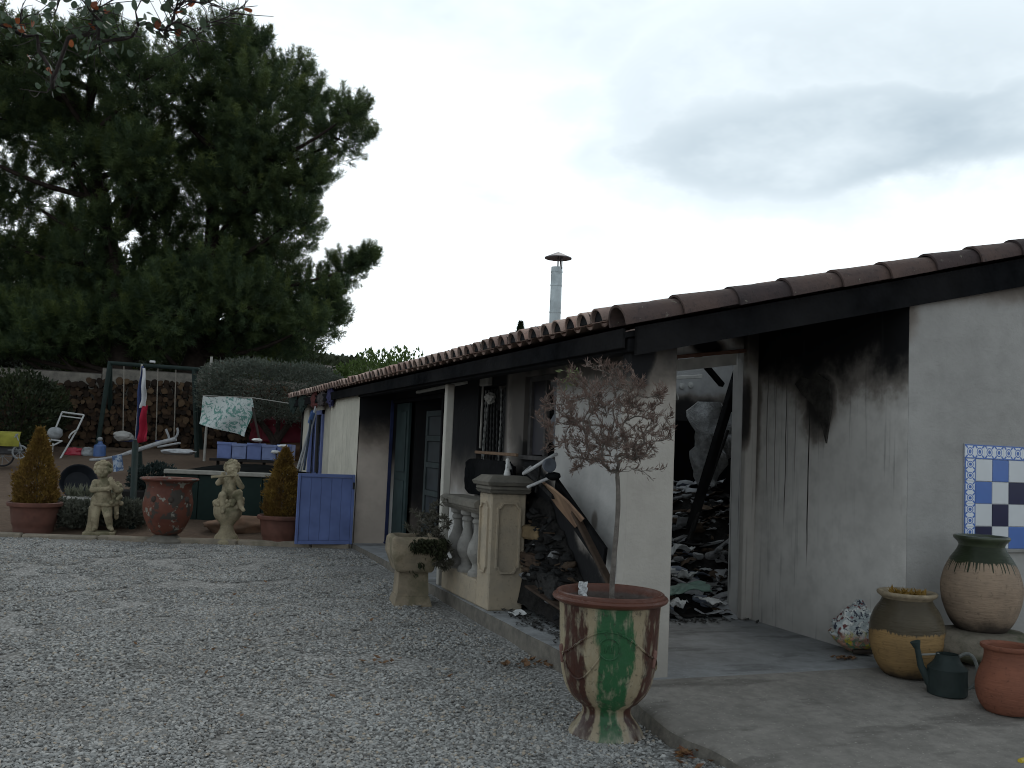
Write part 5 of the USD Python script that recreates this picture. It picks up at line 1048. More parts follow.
solo('burnt_tin', lathe([(0, 0), (.075, 0), (.08, .28), (.07, .28), (.06, .02)], 16), M('scorched_orange_tin', (.16, .085, .025), .5, 14, .6, .006), 'scorched orange brown tin standing in the doorway rubble', 'tin'); UsdGeom.Xformable(stage.GetPrimAtPath('/World/burnt_tin')).AddTranslateOp().Set(Gf.Vec3d(4.86, 8.85, .75))
solo('pale_rod', tube([(5.02, 8.7, .80), (5.22, 8.66, .73)], .013, 6), ash, 'short pale metal rod lying across the doorway rubble', 'rod')
plank('charred_beam', ony(744, 352, 8.0), ony(690, 530, 8.2), .07, .09, CHAR, 'black fallen beam slanting across the doorway opening', (0, 1, 0))
plank('charred_beam', ony(694, 352, 8.1), ony(722, 385, 8.3), .05, .06, CHAR, 'short black beam hanging at the top of the doorway', (0, 1, 0))
plank('charred_beam', ony(728, 430, 8.3), ony(688, 540, 8.1), .03, .03, CHARG, 'thin grey rod slanting beside the fallen beam in the doorway', (0, 1, 0))
def tatter(c, w, h, seed, mat, label):
    r = np.random.default_rng(seed); ms = []
    n = 9
    U, V = np.meshgrid(np.linspace(0, 1, 10), np.linspace(0, 1, 16), indexing='ij'); k = meshkit.fbm(np.stack([U*3, V*3, U*0+seed], -1), 4, seed)-.5; e = meshkit.noise(np.stack([V*7, V*0+seed, V*0], -1), seed)
    X = (U-.5)*w*(.55+.9*e); Y = k*.32; Z = -V*h*(.8+.4*meshkit.noise(np.stack([U*5, U*0+seed+3, U*0], -1), seed)); ms = slab_of(np.stack([X, Y, Z], -1)+np.array(c), (0, .012, 0))
    return solo('insulation_tatter', ms, mat, label, 'insulation', smooth=40)
INS = M('ashy_insulation', (.58, .59, .59), .4, 22, .95, .03, tint=(.24, .24, .24))
q = ony(712, 402, 8.7)
for k, (a_, b_, w_, lb) in enumerate((((4.35, 8.0, 2.42), (5.55, 8.5, 2.62), .06, 'pale broken batten across the top of the doorway room'), ((4.75, 8.3, 2.62), (5.35, 8.9, 2.22), .05, 'pale broken batten slanting down behind the fallen beam'), ((4.5, 8.9, 2.35), (5.9, 9.3, 2.52), .05, 'farther pale batten high in the burnt room'))): solo('broken_batten', bar(a_, b_, w_, .04), M('pale_board', ()), lb, 'batten', group='broken battens in the burnt room')
tatter(q, .42, .85, 3, INS, 'ashy insulation strip hanging behind the fallen beam'); q = ony(736, 430, 8.7)
solo('insulation_lump', lump(ony(730, 440, 8.8), (.40, .16, .17), 6, 3, .6, 2.4), INS, 'ashy grey insulation lump high at the right of the doorway', 'insulation', smooth=50)
# ================================================================== GARDEN BEHIND
def garden(px, py): return ground_at(px, py)
# retaining wall and the long stack of logs in front of it
rw = thing('retaining_wall', 'long grey concrete retaining wall behind the stacked logs', 'wall')
CONC = concrete('old_wall_concrete', (.045, .039, .033), (.025, .022, .019), .8)
for k in range(7): part(rw, 'wall_panel', cbox(-16+k*3.0, -16+(k+1)*3.0-.015, 26.35, 26.58, .8, 3.10+.05*((k*3) % 4), .02), CONC, False)
def with_tone(prim, tone): UsdGeom.PrimvarsAPI(prim).CreatePrimvar('tone', Sdf.ValueTypeNames.FloatArray, 'vertex').Set(Vt.FloatArray.FromNumpy(np.asarray(tone, np.float32)))
def tone_mat(name, stops, rough=.85):
    g = Graph(); a = g.n('attribute', 'fac', attribute='tone'); c = g.n('rgb_ramp', 'color', fac=a, ramp=stops); n = g.noise(g.pos(), 25, 3)
    c = g.mix(g.lin(n, .3, .7, 0, .6), c, g.mix(1.0, c, (.5, .48, .45), 'multiply')); return g.done(name, c, rough)
def log_stack():
    r = np.random.default_rng(51); V, F, C, k = [], [], [], 0; n = 9
    a = np.arange(n)/n*2*PI; z = 0.0; row = 0
    while z < 1.78:
        x = -9.5+r.uniform(0, .1)
        while x < 4.6:
            rad = r.uniform(.045, .095); x += rad*2*.93; g_ = gz(x, 25.7); top = 1.72-.18*meshkit.noise(np.array([x*.5, 0., 1.]))-(.5*ss(3.2, 4.6, x))
            if z > top: continue
            y = 25.62+r.uniform(-.07, .07); c = np.array([x, y, float(g_)+z+rad*.8+r.normal(0, .012)]); e = 1+r.normal(0, .13, n)
            ring = np.stack([np.cos(a)*rad*e, np.zeros(n), np.sin(a)*rad*e], -1)
            V += [c+ring, c+ring+[0, .5, 0], c[None]]; b = [(k+j, k+(j+1) % n, k+n+(j+1) % n) for j in range(n)]+[(k+j, k+n+(j+1) % n, k+n+j) for j in range(n)]; cap = [(k+2*n, k+(j+1) % n, k+j) for j in range(n)]
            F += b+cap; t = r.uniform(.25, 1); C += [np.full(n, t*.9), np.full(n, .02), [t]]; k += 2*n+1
        z += .105; row += 1
    return trimesh.Trimesh(np.vstack(V), np.array(F), process=False), np.concatenate(C)
lm, lt = log_stack(); lp = thing('log_stack', 'long stack of split firewood logs against the retaining wall', 'log pile')
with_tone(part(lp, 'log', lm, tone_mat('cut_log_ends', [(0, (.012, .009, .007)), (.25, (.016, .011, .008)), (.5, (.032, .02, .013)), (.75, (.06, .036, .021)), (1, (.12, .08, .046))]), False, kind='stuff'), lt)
# pines
def tuft(seed, n=62, L=.19, W=.013):
    r = np.random.default_rng(seed); u = r.uniform(0, 1, n); base = np.stack([r.normal(0, .05, n), r.normal(0, .05, n), u*.42-.1], -1)
    d = np.stack([r.normal(0, 1, n), r.normal(0, 1, n), r.uniform(.1, 1.5, n)], -1); d /= np.linalg.norm(d, axis=1, keepdims=True)
    s = np.cross(d, r.normal(0, 1, (n, 3))); s /= np.linalg.norm(s, axis=1, keepdims=True); l = L*r.uniform(.6, 1.25, (n, 1))
    V = np.stack([base-s*W, base+s*W, base+d*l], 1).reshape(-1, 3); return trimesh.Trimesh(V, np.arange(n*3).reshape(-1, 3), process=False)
NEED = [leaf_mat('pine_needles_dark', (.05, .082, .044), (.092, .135, .063), .8, .45, .6), leaf_mat('pine_needles', (.068, .106, .045), (.13, .175, .065), .8, .45, .6), leaf_mat('pine_needles_fresh', (.085, .12, .034), (.13, .165, .05), .9, .3, .6)]
PBARK = M('pine_bark', (.04, .03, .025), .45, 9, .95, .03, tint=(.03, .024, .02))
def frame_to(d, r):
    n = len(d); z = d/np.linalg.norm(d, axis=1, keepdims=True); x = np.cross(z, r.normal(0, 1, (n, 3))); x /= np.linalg.norm(x, axis=1, keepdims=True); return np.stack([x, np.cross(z, x), z], -1)
PT = [(tuft(i), NEED[0]) for i in range(2)]+[(tuft(i+5), NEED[1]) for i in range(2)]+[(tuft(9), NEED[2])]
def pine(name, label, base, top, lobes, dist, seed, sun_side):
    r = np.random.default_rng(seed); t = thing(name, label, 'pine tree'); tr = smooth_path([base, base*.6+top*.4+[.25, 0, 0], base*.3+top*.7+[-.15, .1, 0], top], 16)
    part(t, 'trunk', tube(tr, np.linspace(.40, .06, 16)*(1+.05*np.sin(np.arange(16)*2.3)), 14), PBARK)
    limbs, pos, dirs, idx = [], [], [], []
    for i, (px, py, rp) in enumerate(lobes):
        c = far(px, py, dist)+FWD*r.uniform(-2.2, 2.2); R = rp*1.0*dist/FPX; k = np.argmin(np.abs(tr[:, 2]-(c[2]-1.2))); a = tr[k]
        mid = (a+c)/2+[0, 0, -.25*np.linalg.norm(c-a)*.3]; limbs.append(tube(smooth_path([a, mid, c], 10), np.linspace(.11, .025, 10), 6))
        n = int(125*(R/1.0)**2.1)+40; v = r.normal(0, 1, (n, 3)); v /= np.linalg.norm(v, axis=1, keepdims=True); rad = r.uniform(.15, 1, (n, 1))**.5
        lump_ = 1+.5*(meshkit.fbm(v*2.2+i*3.1, 3, i)[:, None]-.5)*2*.6; P = c+v*rad*R*lump_*[1.0, 1.05, .78]; pos.append(P)
        dirs.append(v*.75+np.array([0, 0, .65])+r.normal(0, .25, (n, 3))); fr_ = (r.random(n) < .04+.14*(v[:, 2] > .3)*(meshkit.noise(P*.5, 3) > .62)); idx.append(np.where(fr_, 4, np.where(rad[:, 0] > .78, r.integers(1, 4, n), r.integers(0, 3, n))))
        n2 = int(22*R)+6; w = r.normal(0, 1, (n2, 3)); w[:, 2] = np.abs(w[:, 2])*.8+.1; w /= np.linalg.norm(w, axis=1, keepdims=True)
        for h in (.9, 1.02, 1.14, 1.24): pos.append(c+w*R*h*[1, 1.05, .8]+[0, 0, (h-.9)*.5]); dirs.append(w*.35+[0, 0, .9]); idx.append(r.integers(1, 5 if h > 1.1 else 4, n2))
        for q in range(5):
            e = c+v[q]*R*.9*[1, 1, .7]; limbs.append(tube(smooth_path([c, (c+e)/2+[0, 0, -.08], e], 6), np.linspace(.03, .01, 6), 4))
    part(t, 'limbs', limbs, PBARK, 60, kind='stuff')
    pos, dirs, idx = np.vstack(pos), np.vstack(dirs), np.concatenate(idx); keep = pos[:, 2] > 3.9; pos, dirs, idx = pos[keep], dirs[keep], idx[keep]
    m = np.tile(np.eye(4), (len(pos), 1, 1)); m[:, :3, :3] = frame_to(dirs, r)*r.uniform(.6, .98, (len(pos), 1, 1)); m[:, :3, 3] = pos
    instancer(t, 'crown', PT, idx, m); return len(pos)
DP = 31.0
def at_far(px, py, d=DP): return far(px, py, d)
b1 = at_far(180, 385); b1[2] = 2.8; t1 = at_far(238, 62)
LR = [(170, 240, 26), (180, 290, 36), (222, 212, 34), (250, 275, 40), (205, 145, 36), (180, 110, 34), (160, 215, 22), (255, 200, 40), (245, 92, 30), (300, 325, 34), (220, 290, 40), (268, 160, 40), (235, 66, 30), (288, 84, 28), (268, 120, 42), (215, 112, 38), (306, 105, 20), (343, 145, 28), (360, 132, 15), (318, 190, 17), (290, 175, 42), (235, 180, 45), (190, 160, 35), (298, 228, 22), (343, 270, 20), (362, 260, 11), (270, 240, 45), (215, 250, 40), (300, 300, 36), (332, 303, 17), (250, 312, 44), (200, 318, 38), (275, 338, 34), (315, 330, 20), (185, 66, 22), (228, 34, 12), (258, 48, 14), (170, 335, 30), (240, 345, 26)]
pine('pine_tree', 'tall dense pine with pale green shoots, nearer the house roof', b1, t1, LR, DP, 61, 1)
b2 = at_far(116, 380, 30); b2[2] = 2.75; t2 = at_far(92, 66, 30)
LL = [(152, 150, 26), (165, 172, 24), (146, 178, 18), (95, 110, 34), (90, 170, 26), (118, 232, 22), (45, 215, 24), (88, 262, 28), (28, 255, 34), (5, 92, 34), (140, 205, 26), (-15, 150, 46), (60, 345, 40), (125, 318, 36), (18, 66, 36), (70, 80, 36), (122, 76, 34), (160, 100, 38), (20, 122, 45), (70, 140, 40), (132, 150, 34), (-30, 90, 60), (18, 190, 35), (-25, 230, 50), (55, 295, 42), (112, 285, 32), (152, 262, 26), (5, 280, 50), (150, 310, 36), (100, 328, 36), (40, 335, 42), (-45, 320, 60), (160, 195, 28), (-60, 60, 50), (40, 44, 18), (110, 48, 18), (5, 345, 36), (60, 240, 20), (2, 36, 16), (140, 345, 24), (75, 350, 22), (80, 190, 14)]
pine('pine_tree', 'tall dark pine rising behind the logs at the left edge', b2, t2, LL, 30.0, 62, 0)
# low bushes and a darker wood behind the wall
def bush(name, label, cat, c, r3, n, size, mat, seed, stems=True, flat=None, group=None):
    r = np.random.default_rng(seed); t = thing(name, label, cat, c, group=group)
    v = r.normal(0, 1, (n, 3)); v /= np.linalg.norm(v, axis=1, keepdims=True); k = meshkit.fbm(v*2.3+seed, 3, seed)[:, None]; rad = r.uniform(.3, 1, (n, 1))**.4
    P = v*rad*(.72+.56*k)*np.asarray(r3)
    if flat is not None: P = np.clip(P*1.25, -np.array(r3)*flat, np.array(r3)*flat)+r.normal(0, size*.35, P.shape)
    P[:, 2] += r3[2]; P = P[P[:, 2] > .02]; D = P-np.array([0, 0, r3[2]*.4]); D /= np.linalg.norm(D, axis=1, keepdims=True)
    part(t, 'foliage', leaves(P, D+[0, 0, .3], size, size*.5, r, .2, .6), mat, False, kind='stuff')
    if stems:
        T = P[r.integers(0, len(P), 14)]; part(t, 'stems', [tube(smooth_path([(0, 0, -.05), q*[.35, .35, .4], q*.93], 6), np.linspace(.03, .006, 6)*r3[2], 5) for q in T], PBARK, 60, kind='stuff')
    return t
DKG = leaf_mat('dark_bush_leaf', (.018, .026, .012), (.04, .052, .02), 1.2, .2, .6); MDG = leaf_mat('mid_green_leaf', (.035, .055, .018), (.075, .10, .03), 1.2, .3, .6); YLG = leaf_mat('yellow_green_leaf', (.06, .085, .02), (.11, .13, .035), 1.2, .3, .6); GYG = leaf_mat('grey_green_leaf', (.07, .085, .07), (.13, .15, .125), 2.0, .2, .7); LIG = leaf_mat('bright_green_leaf', (.07, .115, .03), (.13, .19, .06), 1.5, .35, .5)
k_ = 0
for px, py, d, R3, mat, nm in ((-40, 352, 34, (2.4, 1.4, 1.3), DKG, 'dark bush at the left edge behind the wall'), (25, 356, 36, (1.8, 1.4, 1.3), GYG, 'grey leaved bush behind the wall at the far left'), (72, 352, 35, (1.9, 1.4, 1.4), DKG, 'dark bush behind the wall left of the swing'), (98, 360, 33, (1.2, 1.0, 1.1), YLG, 'yellow green bush behind the wall at the swing post'), (150, 352, 36, (2.0, 1.4, 1.5), DKG, 'dark bush between the two pine trunks'), (205, 354, 34, (1.5, 1.2, 1.3), MDG, 'green bush right of the pine trunks'), (236, 350, 35, (1.4, 1.2, 1.3), YLG, 'yellow green bush above the clipped hedge'), (300, 362, 38, (2.6, 1.4, 1.2), DKG, 'dark bush behind the clipped hedge on the right')):
    c = far(px, py, d); c[2] = float(gz(c[0], c[1]))-.1; k_ += 1
    bush('bush', nm, 'bush', c, R3, 5200, .16, mat, 70+k_)
for px, d, h, w in ((-120, 62, 4.5, 5), (-40, 60, 4.2, 4.5), (30, 64, 4.6, 5), (95, 60, 4.0, 4.5), (150, 63, 4.6, 5), (215, 60, 4.2, 4.5), (275, 66, 4.0, 5)):
    c = far(px, 380, d); c[2] = float(gz(c[0], c[1]))-.2; k_ += 1
    bush('far_tree', f'dark tree far behind the pines, {["leftmost", "second from left", "third from left", "middle one", "third from right", "second from right", "rightmost"][k_-9]} of the back row', 'tree', c, (w, 2.5, h), 4200, .42, DKG, 90+k_)
# clipped grey green tree with its stems
oc = garden(270, 455); oc = np.array([oc[0]-.1, 23.2, float(gz(oc[0], 23.2))])
hd = thing('clipped_tree', 'flat topped clipped grey green tree behind the patterned cloth', 'tree', oc)
r_ = np.random.default_rng(81); n = 26000; P = r_.uniform(-1, 1, (n, 3)); P /= np.maximum((np.abs(P)**4).sum(1, keepdims=True)**.25, 1e-6)/r_.uniform(.35, 1, (n, 1))**.35
P = P*np.array([1.75, 1.0, .70])*(1+.05*r_.normal(0, 1, (n, 3)))+[0.05, 0, 1.62]; P[:, 2] -= .35*np.clip((P[:, 0]-.9), 0, 2)**1.2; P[:, 2] += (meshkit.fbm(P*1.5, 3, 2)-.5)*.3; D = P-[0, 0, .9]; D /= np.linalg.norm(D, axis=1, keepdims=True)
part(hd, 'crown', leaves(P, D, .10, .028, r_, .15, .6), leaf_mat('clipped_olive_leaf', (.065, .078, .062), (.12, .14, .11), 2.0, .2, .6, (.10, .06, .04)), False, kind='stuff')
for q in (((0, 0, -.1), (.05, 0, .4), (-.25, .1, .85), (-.6, .1, 1.4)), ((.05, 0, -.1), (.12, 0, .5), (.38, -.1, .95), (.6, 0, 1.5)), ((.06, 0, .2), (.1, .05, .7), (.05, .1, 1.4))): part(hd, 'stem', tube(smooth_path(q, 10), np.linspace(.10, .05, 10), 9), PBARK)
# clothes pole, line and the patterned cloth
p0 = garden(204, 461); p0 = np.array([p0[0], p0[1], p0[2]]); ptop = far(207, 360, np.linalg.norm(p0-EYE))
GREYP = M('pale_grey_pole', (.32, .31, .28), .2, 12, .6)
cp = solo('clothes_pole', tube([p0-[0, 0, .1], [p0[0]+.02, p0[1], ptop[2]]], .03, 8), GREYP, 'thin pale pole standing at the left end of the clipped hedge', 'pole')
dC = 20.5
def cloth_pt(px, py, dz=0): return far(px, py, dC)+FWD*dz
tl, tr_, br_, bl = cloth_pt(203, 396), cloth_pt(252, 398), cloth_pt(246, 437), cloth_pt(198, 424)
U, V = np.meshgrid(np.linspace(0, 1, 26), np.linspace(0, 1, 22), indexing='ij')
Pc = (1-U)[..., None]*(1-V)[..., None]*tl+U[..., None]*(1-V)[..., None]*tr_+U[..., None]*V[..., None]*br_+(1-U)[..., None]*V[..., None]*bl
Pc = Pc+FWD*(.09*np.sin(U*6+V*3)*V+.10*meshkit.fbm(np.stack([U*3, V*2, U*0], -1), 3, 4)*V)[..., None]; Pc[..., 0] += .06*np.sin(V*5)*(U > .9); Pc[..., 2] += -.02*np.sin(U*PI*3)*(1-V)
def cloth_mat():
    g = Graph(); p = g.pos(); n = g.noise(p, 6.0, 4, .6, dist=1.6); q = g.noise(p, 11, 3, .6, dist=2.0)
    c = g.mix(g.step(n, .50, .56, 0, .9), (.50, .54, .52), (.10, .25, .21)); c = g.mix(g.step(q, .60, .64, 0, .8), c, (.06, .14, .14)); return g.done('leaf_print_cloth', c, .9)
solo('patterned_cloth', slab_of(Pc, tuple(FWD*.006)), cloth_mat(), 'white cloth with green leaf print drying on a line in the garden', 'cloth', smooth=60)
solo('clothes_line', tube([p0*[1, 1, 0]+[0, 0, tl[2]+.02], tl+[0, 0, .008], tr_+[0, 0, .008], far(300, 405, 20.5)], .008, 5), GREYP, 'thin line carrying the patterned cloth', 'clothes line')
trs = far(262, 452, 20.3); part(None, 'line_prop', tube([far(251, 400, 20.6), trs], .025, 6), M('dark_wood_prop', (.04, .033, .028), .3, 9)); tag(stage.GetPrimAtPath('/World/line_prop'), 'dark slanting prop under the right end of the cloth', 'prop')
# swing frame
GRN = M('dark_green_steel', (.012, .022, .019), .3, 9, .7, .001, specular_ior_level=.2)
sw = thing('swing_frame', 'dark green steel swing frame in front of the stacked logs', 'swing'); sa, sb = garden(97, 457), garden(197, 460); dS = 22.6
sa, sb = far(96, 457, dS), far(197, 460, dS); sa[2] = gz(sa[0], sa[1]); sb[2] = gz(sb[0], sb[1]); ta, tb2 = far(110, 363, dS+.4), far(194, 369, dS+.4)
part(sw, 'top_bar', tube([ta+(ta-tb2)*.02, tb2+(tb2-ta)*.13], .05, 10), GRN)
back = np.array([0, 1.7, 0])
for a_, b_ in ((ta, sa), (ta, sa+back+[.25, 0, .15]), (tb2, sb), (tb2, sb+back+[.2, 0, .15])): part(sw, 'leg', tube([a_, b_-[0, 0, .08]], .055, 10), GRN)
part(sw, 'bracket', tube([far(150, 361.5, dS+.35), far(155, 362, dS+.35)], .03, 8), M('white_clip', (.5, .5, .5), .1, 9))
ROPE = M('pale_rope', (.22, .20, .17), .3, 30, .9)
for x0, x1, zz in ((124, 141, 440), (158, 176, 440)):
    for px in (x0, x1): part(sw, 'rope', tube([far(px, 364.5+.04*(px-120), dS+.4), far(px-(1 if px < 150 else 2), zz, dS+.4)], .014, 6), ROPE)
    a_, b_ = far(x0-1.5, zz+1, dS+.4), far(x1-1.5, zz+1, dS+.4); part(sw, 'seat', bar(a_, b_, .2, .04), M('dark_blue_seat', (.03, .04, .10), .3, 9, .6))
# flag on its post
fb = ground_at(132, 530); dF = np.linalg.norm(fb-EYE)
fp = thing('flag_pole', 'dark green pole with a thick sleeve standing behind the cherub, carrying a flag', 'pole'); f1, f2 = far(135.5, 442, dF), far(142, 364, dF)
part(fp, 'sleeve', tube([fb-[0, 0, .05], f1], .05, 12), GRN); part(fp, 'pole', tube([f1, f2], .016, 8), M('pale_grey_pole', ()))
fl_ = thing('flag', 'limp blue white and red flag hanging from the dark green pole', 'flag')
def flag_band(poly_px, name, mat, off):
    """a hanging cloth band between two edges given top to bottom"""
    L, Rr = poly_px; n = 22; rows = []
    for i in range(n):
        t = i/(n-1)*(len(L)-1); k = min(int(t), len(L)-2); f = t-k; a = np.array(L[k])*(1-f)+np.array(L[k+1])*f; b = np.array(Rr[k])*(1-f)+np.array(Rr[k+1])*f; row = []
        for j in range(9):
            u = j/8; px = a*(1-u)+b*u; row.append(far(px[0], px[1], dF-.06)+FWD*(.045*math.sin(u*7+i*.16+off)+.02*math.sin(i*.5+off)))
        rows.append(row)
    part(fl_, name, slab_of(np.array(rows), tuple(FWD*.004)), mat, 60)
flag_band(([(141.5, 366), (137.5, 385), (136.5, 410), (136.3, 440)], [(143, 366), (141.5, 385), (141, 408), (138.8, 436)]), 'blue_band', M('flag_blue', (.045, .065, .16), .2, 9, .8, 0), 0)
flag_band(([(142.6, 368), (141.3, 385), (140.9, 400), (140.6, 408)], [(143.6, 368), (145.8, 384), (146.6, 398), (147, 406)]), 'white_band', M('flag_white', (.52, .52, .53), .1, 9, .8, 0), 1)
flag_band(([(140.7, 407), (139.5, 420), (138.9, 434), (138.7, 443)], [(147, 405), (147.6, 418), (148, 432), (147.4, 441)]), 'red_band', M('flag_red', (.33, .02, .045), .2, 9, .8, 0), 2)
# pale see-saw pole with curved handles, cloth over it
sp = thing('seesaw', 'pale slanting see-saw pole with two curved white handles at its raised end', 'seesaw'); dW = 17.5
WPT = M('chipped_white_paint', (.28, .285, .29), .3, 12, .6)
part(sp, 'beam', tube(smooth_path([far(90, 460, dW), far(125, 454, dW), far(150, 446, dW), far(176, 439, dW)], 12), [.025]*5+[.04]*7, 8), WPT)
for q in (((168, 441), (175, 438), (178, 432), (177, 428)), ((163, 442), (169, 439), (167, 432), (166, 429))): part(sp, 'handle', tube(smooth_path([far(x, y, dW) for x, y in q], 10), .022, 8), WPT)
part(sp, 'stand', tube([far(139, 450, dW+.05), far(141, 486, dW+.05)], .05, 8), GRN)
part(sp, 'foot_bar', tube([far(158, 447, dW), far(180, 443, dW-.3)], .02, 8), WPT)
U, V = np.meshgrid(np.linspace(0, 1, 8), np.linspace(0, 1, 10), indexing='ij'); Pc = np.array([[far(112+10*u+.8*v, 456+16*v-1.5*u, dW-.06)+FWD*.03*math.sin(u*6+v*2) for v in V[0]] for u in U[:, 0]])
g_ = Graph(); n_ = g_.noise(g_.pos(), 11, 3, .6, dist=1.0); bc = g_.done('blue_print_cloth', g_.mix(g_.step(n_, .45, .55), (.32, .37, .43), (.08, .13, .24)), .9)
solo('blue_print_towel', slab_of(Pc, tuple(FWD*.006)), bc, 'small blue and white printed towel hung over the see-saw pole', 'towel', smooth=60)
# green garden pool with its coping rail
pl_ = thing('garden_pool', 'dark green raised garden pool with a pale top rail behind the flute cherub', 'pool'); pa, pb = ground_at(164, 518), ground_at(292, 524)
ax = (pb-pa); Lp = np.linalg.norm(ax[:2]); rz_ = math.atan2(ax[1], ax[0]); zt = far(225, 471.5, 16.0)[2]; zb = min(pa[2], pb[2])-.1
def plc(m): return moved(m, (pa[0], pa[1], 0), rz_)
PG = M('dark_green_liner', (.007, .014, .012), .4, 3, .6, .004, tint=(.012, .03, .025))
for k in range(4): part(pl_, 'side_panel', plc(cbox(k*Lp/4+.004, (k+1)*Lp/4-.004, 0, .04, zb, zt-.04, .006)), PG)
part(pl_, 'end_panel', plc(box(0, .04, .041, 2.2, zb, zt-.04)), PG); part(pl_, 'end_panel', plc(box(Lp-.04, Lp, .041, 2.2, zb, zt-.04)), PG); part(pl_, 'back_panel', plc(box(.041, Lp-.041, 2.16, 2.2, zb, zt-.04)), PG)
part(pl_, 'top_rail', plc(cbox(-.04, Lp+.04, -.05, .08, zt-.038, zt+.03, .01)), M('pale_grey_rail', (.27, .26, .23), .25, 9, .8))
X, Y = np.meshgrid(np.linspace(.05, Lp-.05, 30), np.linspace(.09, 2.15, 18), indexing='ij'); Z = zt-.03+.15*np.sin(X/Lp*PI)**.5*np.sin(Y/2.2*PI)+.06*(meshkit.fbm(np.stack([X*2, Y*2, X*0], -1), 3, 3)-.5)
part(pl_, 'cover', plc(grid(np.stack([X, Y, Z], -1))), M('black_cover', (.010, .011, .011), .4, 6, 1.0, .004, specular_ior_level=.0), 60)
# blue crates in a row on a low trestle
dB = 19.5; c0, c1_ = far(216, 458, dB), far(291, 461, dB)
ts = thing('trestle', 'low dark trestle carrying the row of blue crates', 'trestle'); gz0 = float(gz(c0[0], c0[1])); part(ts, 'top', bar(c0+[-.05, .2, -.03], c1_+[.05, .2, -.03], .5, .05), M('black_stained_wood', (.022, .02, .019), .3, 9))
for f in (.04, .35, .66, .96): q = c0*(1-f)+c1_*f; part(ts, 'leg', bar(q+[0, .2, -.05], [q[0], q[1]+.2, float(gz(q[0], q[1]))-.05], .06, .06, (0, 1, 0)), M('black_stained_wood', ()))
def crate(k, n):
    a, b = c0*(1-(k+.04)/n)+c1_*((k+.04)/n), c0*(1-(k+.96)/n)+c1_*((k+.96)/n); w = np.linalg.norm((b-a)[:2]); h = .33-.02*(k % 2); m = [cbox(0, w, 0, .4, 0, .02, .004)]+[cbox(0, w, y, y+.015, .021, h, .004) for y in (0, .385)]+[cbox(x, x+.015, .016, .384, .021, h, .004) for x in (0, w-.015)]+[cbox(-.01, w+.01, -.012, .003, h-.05, h+.005, .004)]
    return [moved(x, a, math.atan2((b-a)[1], (b-a)[0])) for x in m]
BC = [M('pale_blue_crate', (.13, .17, .34), .2, 6, .5, .002), M('washed_blue_crate', (.17, .21, .36), .25, 6, .5, .002)]
for k in range(5): 
    t = thing('blue_crate', ['blue plastic crate at the left end of the row on the trestle', 'second blue plastic crate from the left on the trestle', 'middle blue plastic crate of the row on the trestle', 'fourth blue plastic crate from the left, with pale scraps in it', 'blue plastic crate at the right end of the row, by the shrub'][k], 'crate'); cr = crate(k, 5)
    for nm, m in zip(['base', 'side', 'side', 'end', 'end', 'lip'], cr): part(t, nm, m, BC[k % 2])
for px, py in ((257, 440), (283, 446), (276, 452)): q = far(px, py, dB-.05); solo('white_scrap', lump(q, (.10, .08, .035), px, 2, .4), WP, {257: 'white scrap lying on the crates below the cloth', 283: 'white scrap on the crate at the right end', 276: 'white scrap on the front edge of the crates'}[px], 'scrap', smooth=40)
# dark red cover further back, behind the crates
solo('red_tarpaulin', moved(cushion((0, 0, 0), 1.0, .9, .34, 3, M('dark_red_tarp', (.10, .012, .02), .3, 3, .6), .1), far(296, 432, 23.8)), M('dark_red_tarp', ()), 'dark red tarpaulin heap behind the blue crates by the shed', 'tarpaulin', smooth=60)
solo('brown_heap', lump(far(300, 452, 23.4), (1.0, .7, .35), 5, 3, .3), M('rust_brown_heap', (.10, .055, .03), .4, 7), 'rusty brown heap under the red tarpaulin', 'heap', smooth=50)
# white folding lounger frame by the logs
lo = thing('lounger_frame', 'empty white tubular lounger frame standing before the log stack', 'lounger'); dL = 21.5
WT = M('white_tube', (.38, .38, .37), .12, 12, .4, 0)
def wire(pts, d=dL, r=.018, n=20): return tube(smooth_path([far(x, y, d+e) for x, y, e in pts], n), r, 8)
part(lo, 'back_frame', [tube([far(48, 447, dL+.1), far(62, 412.5, dL+.5)], .02, 8), tube([far(62, 412, dL+.5), far(84, 415, dL+.5)], .02, 8), tube([far(84, 415, dL+.5), far(77, 430, dL+.3), far(60, 459, dL-.2)], .02, 8)], WT)
part(lo, 'cross_bar', tube([far(62, 416, dL+.46), far(82, 418.5, dL+.46)], .014, 8), WT); part(lo, 'seat_frame', [tube([far(43, 439, dL), far(62, 441, dL)], .018, 8), tube([far(62, 441, dL), far(52, 446, dL-.4)], .018, 8), tube([far(52, 446, dL-.4), far(43, 444, dL-.3), far(43, 439, dL)], .018, 8)], WT)
part(lo, 'arm', wire([(69, 438, .1), (71, 434, .1), (75, 431, .2), (77, 430, .3)]), WT); part(lo, 'arm', wire([(47, 437, .1), (48, 433, .1), (53, 431, .2), (56, 428, .3)]), WT); part(lo, 'leg', tube([far(53, 443, dL), far(52, 456, dL)], .016, 8), WT); part(lo, 'leg', tube([far(60, 459, dL-.2), far(72, 459, dL)], .016, 8), WT)
solo('white_basin', lump(far(55, 433, dL+.1), (.16, .14, .14), 3, 3, .12), M('dull_white_plastic', (.24, .25, .255), .3, 7, .5), 'dull white basin set on the lounger frame', 'basin', smooth=60)
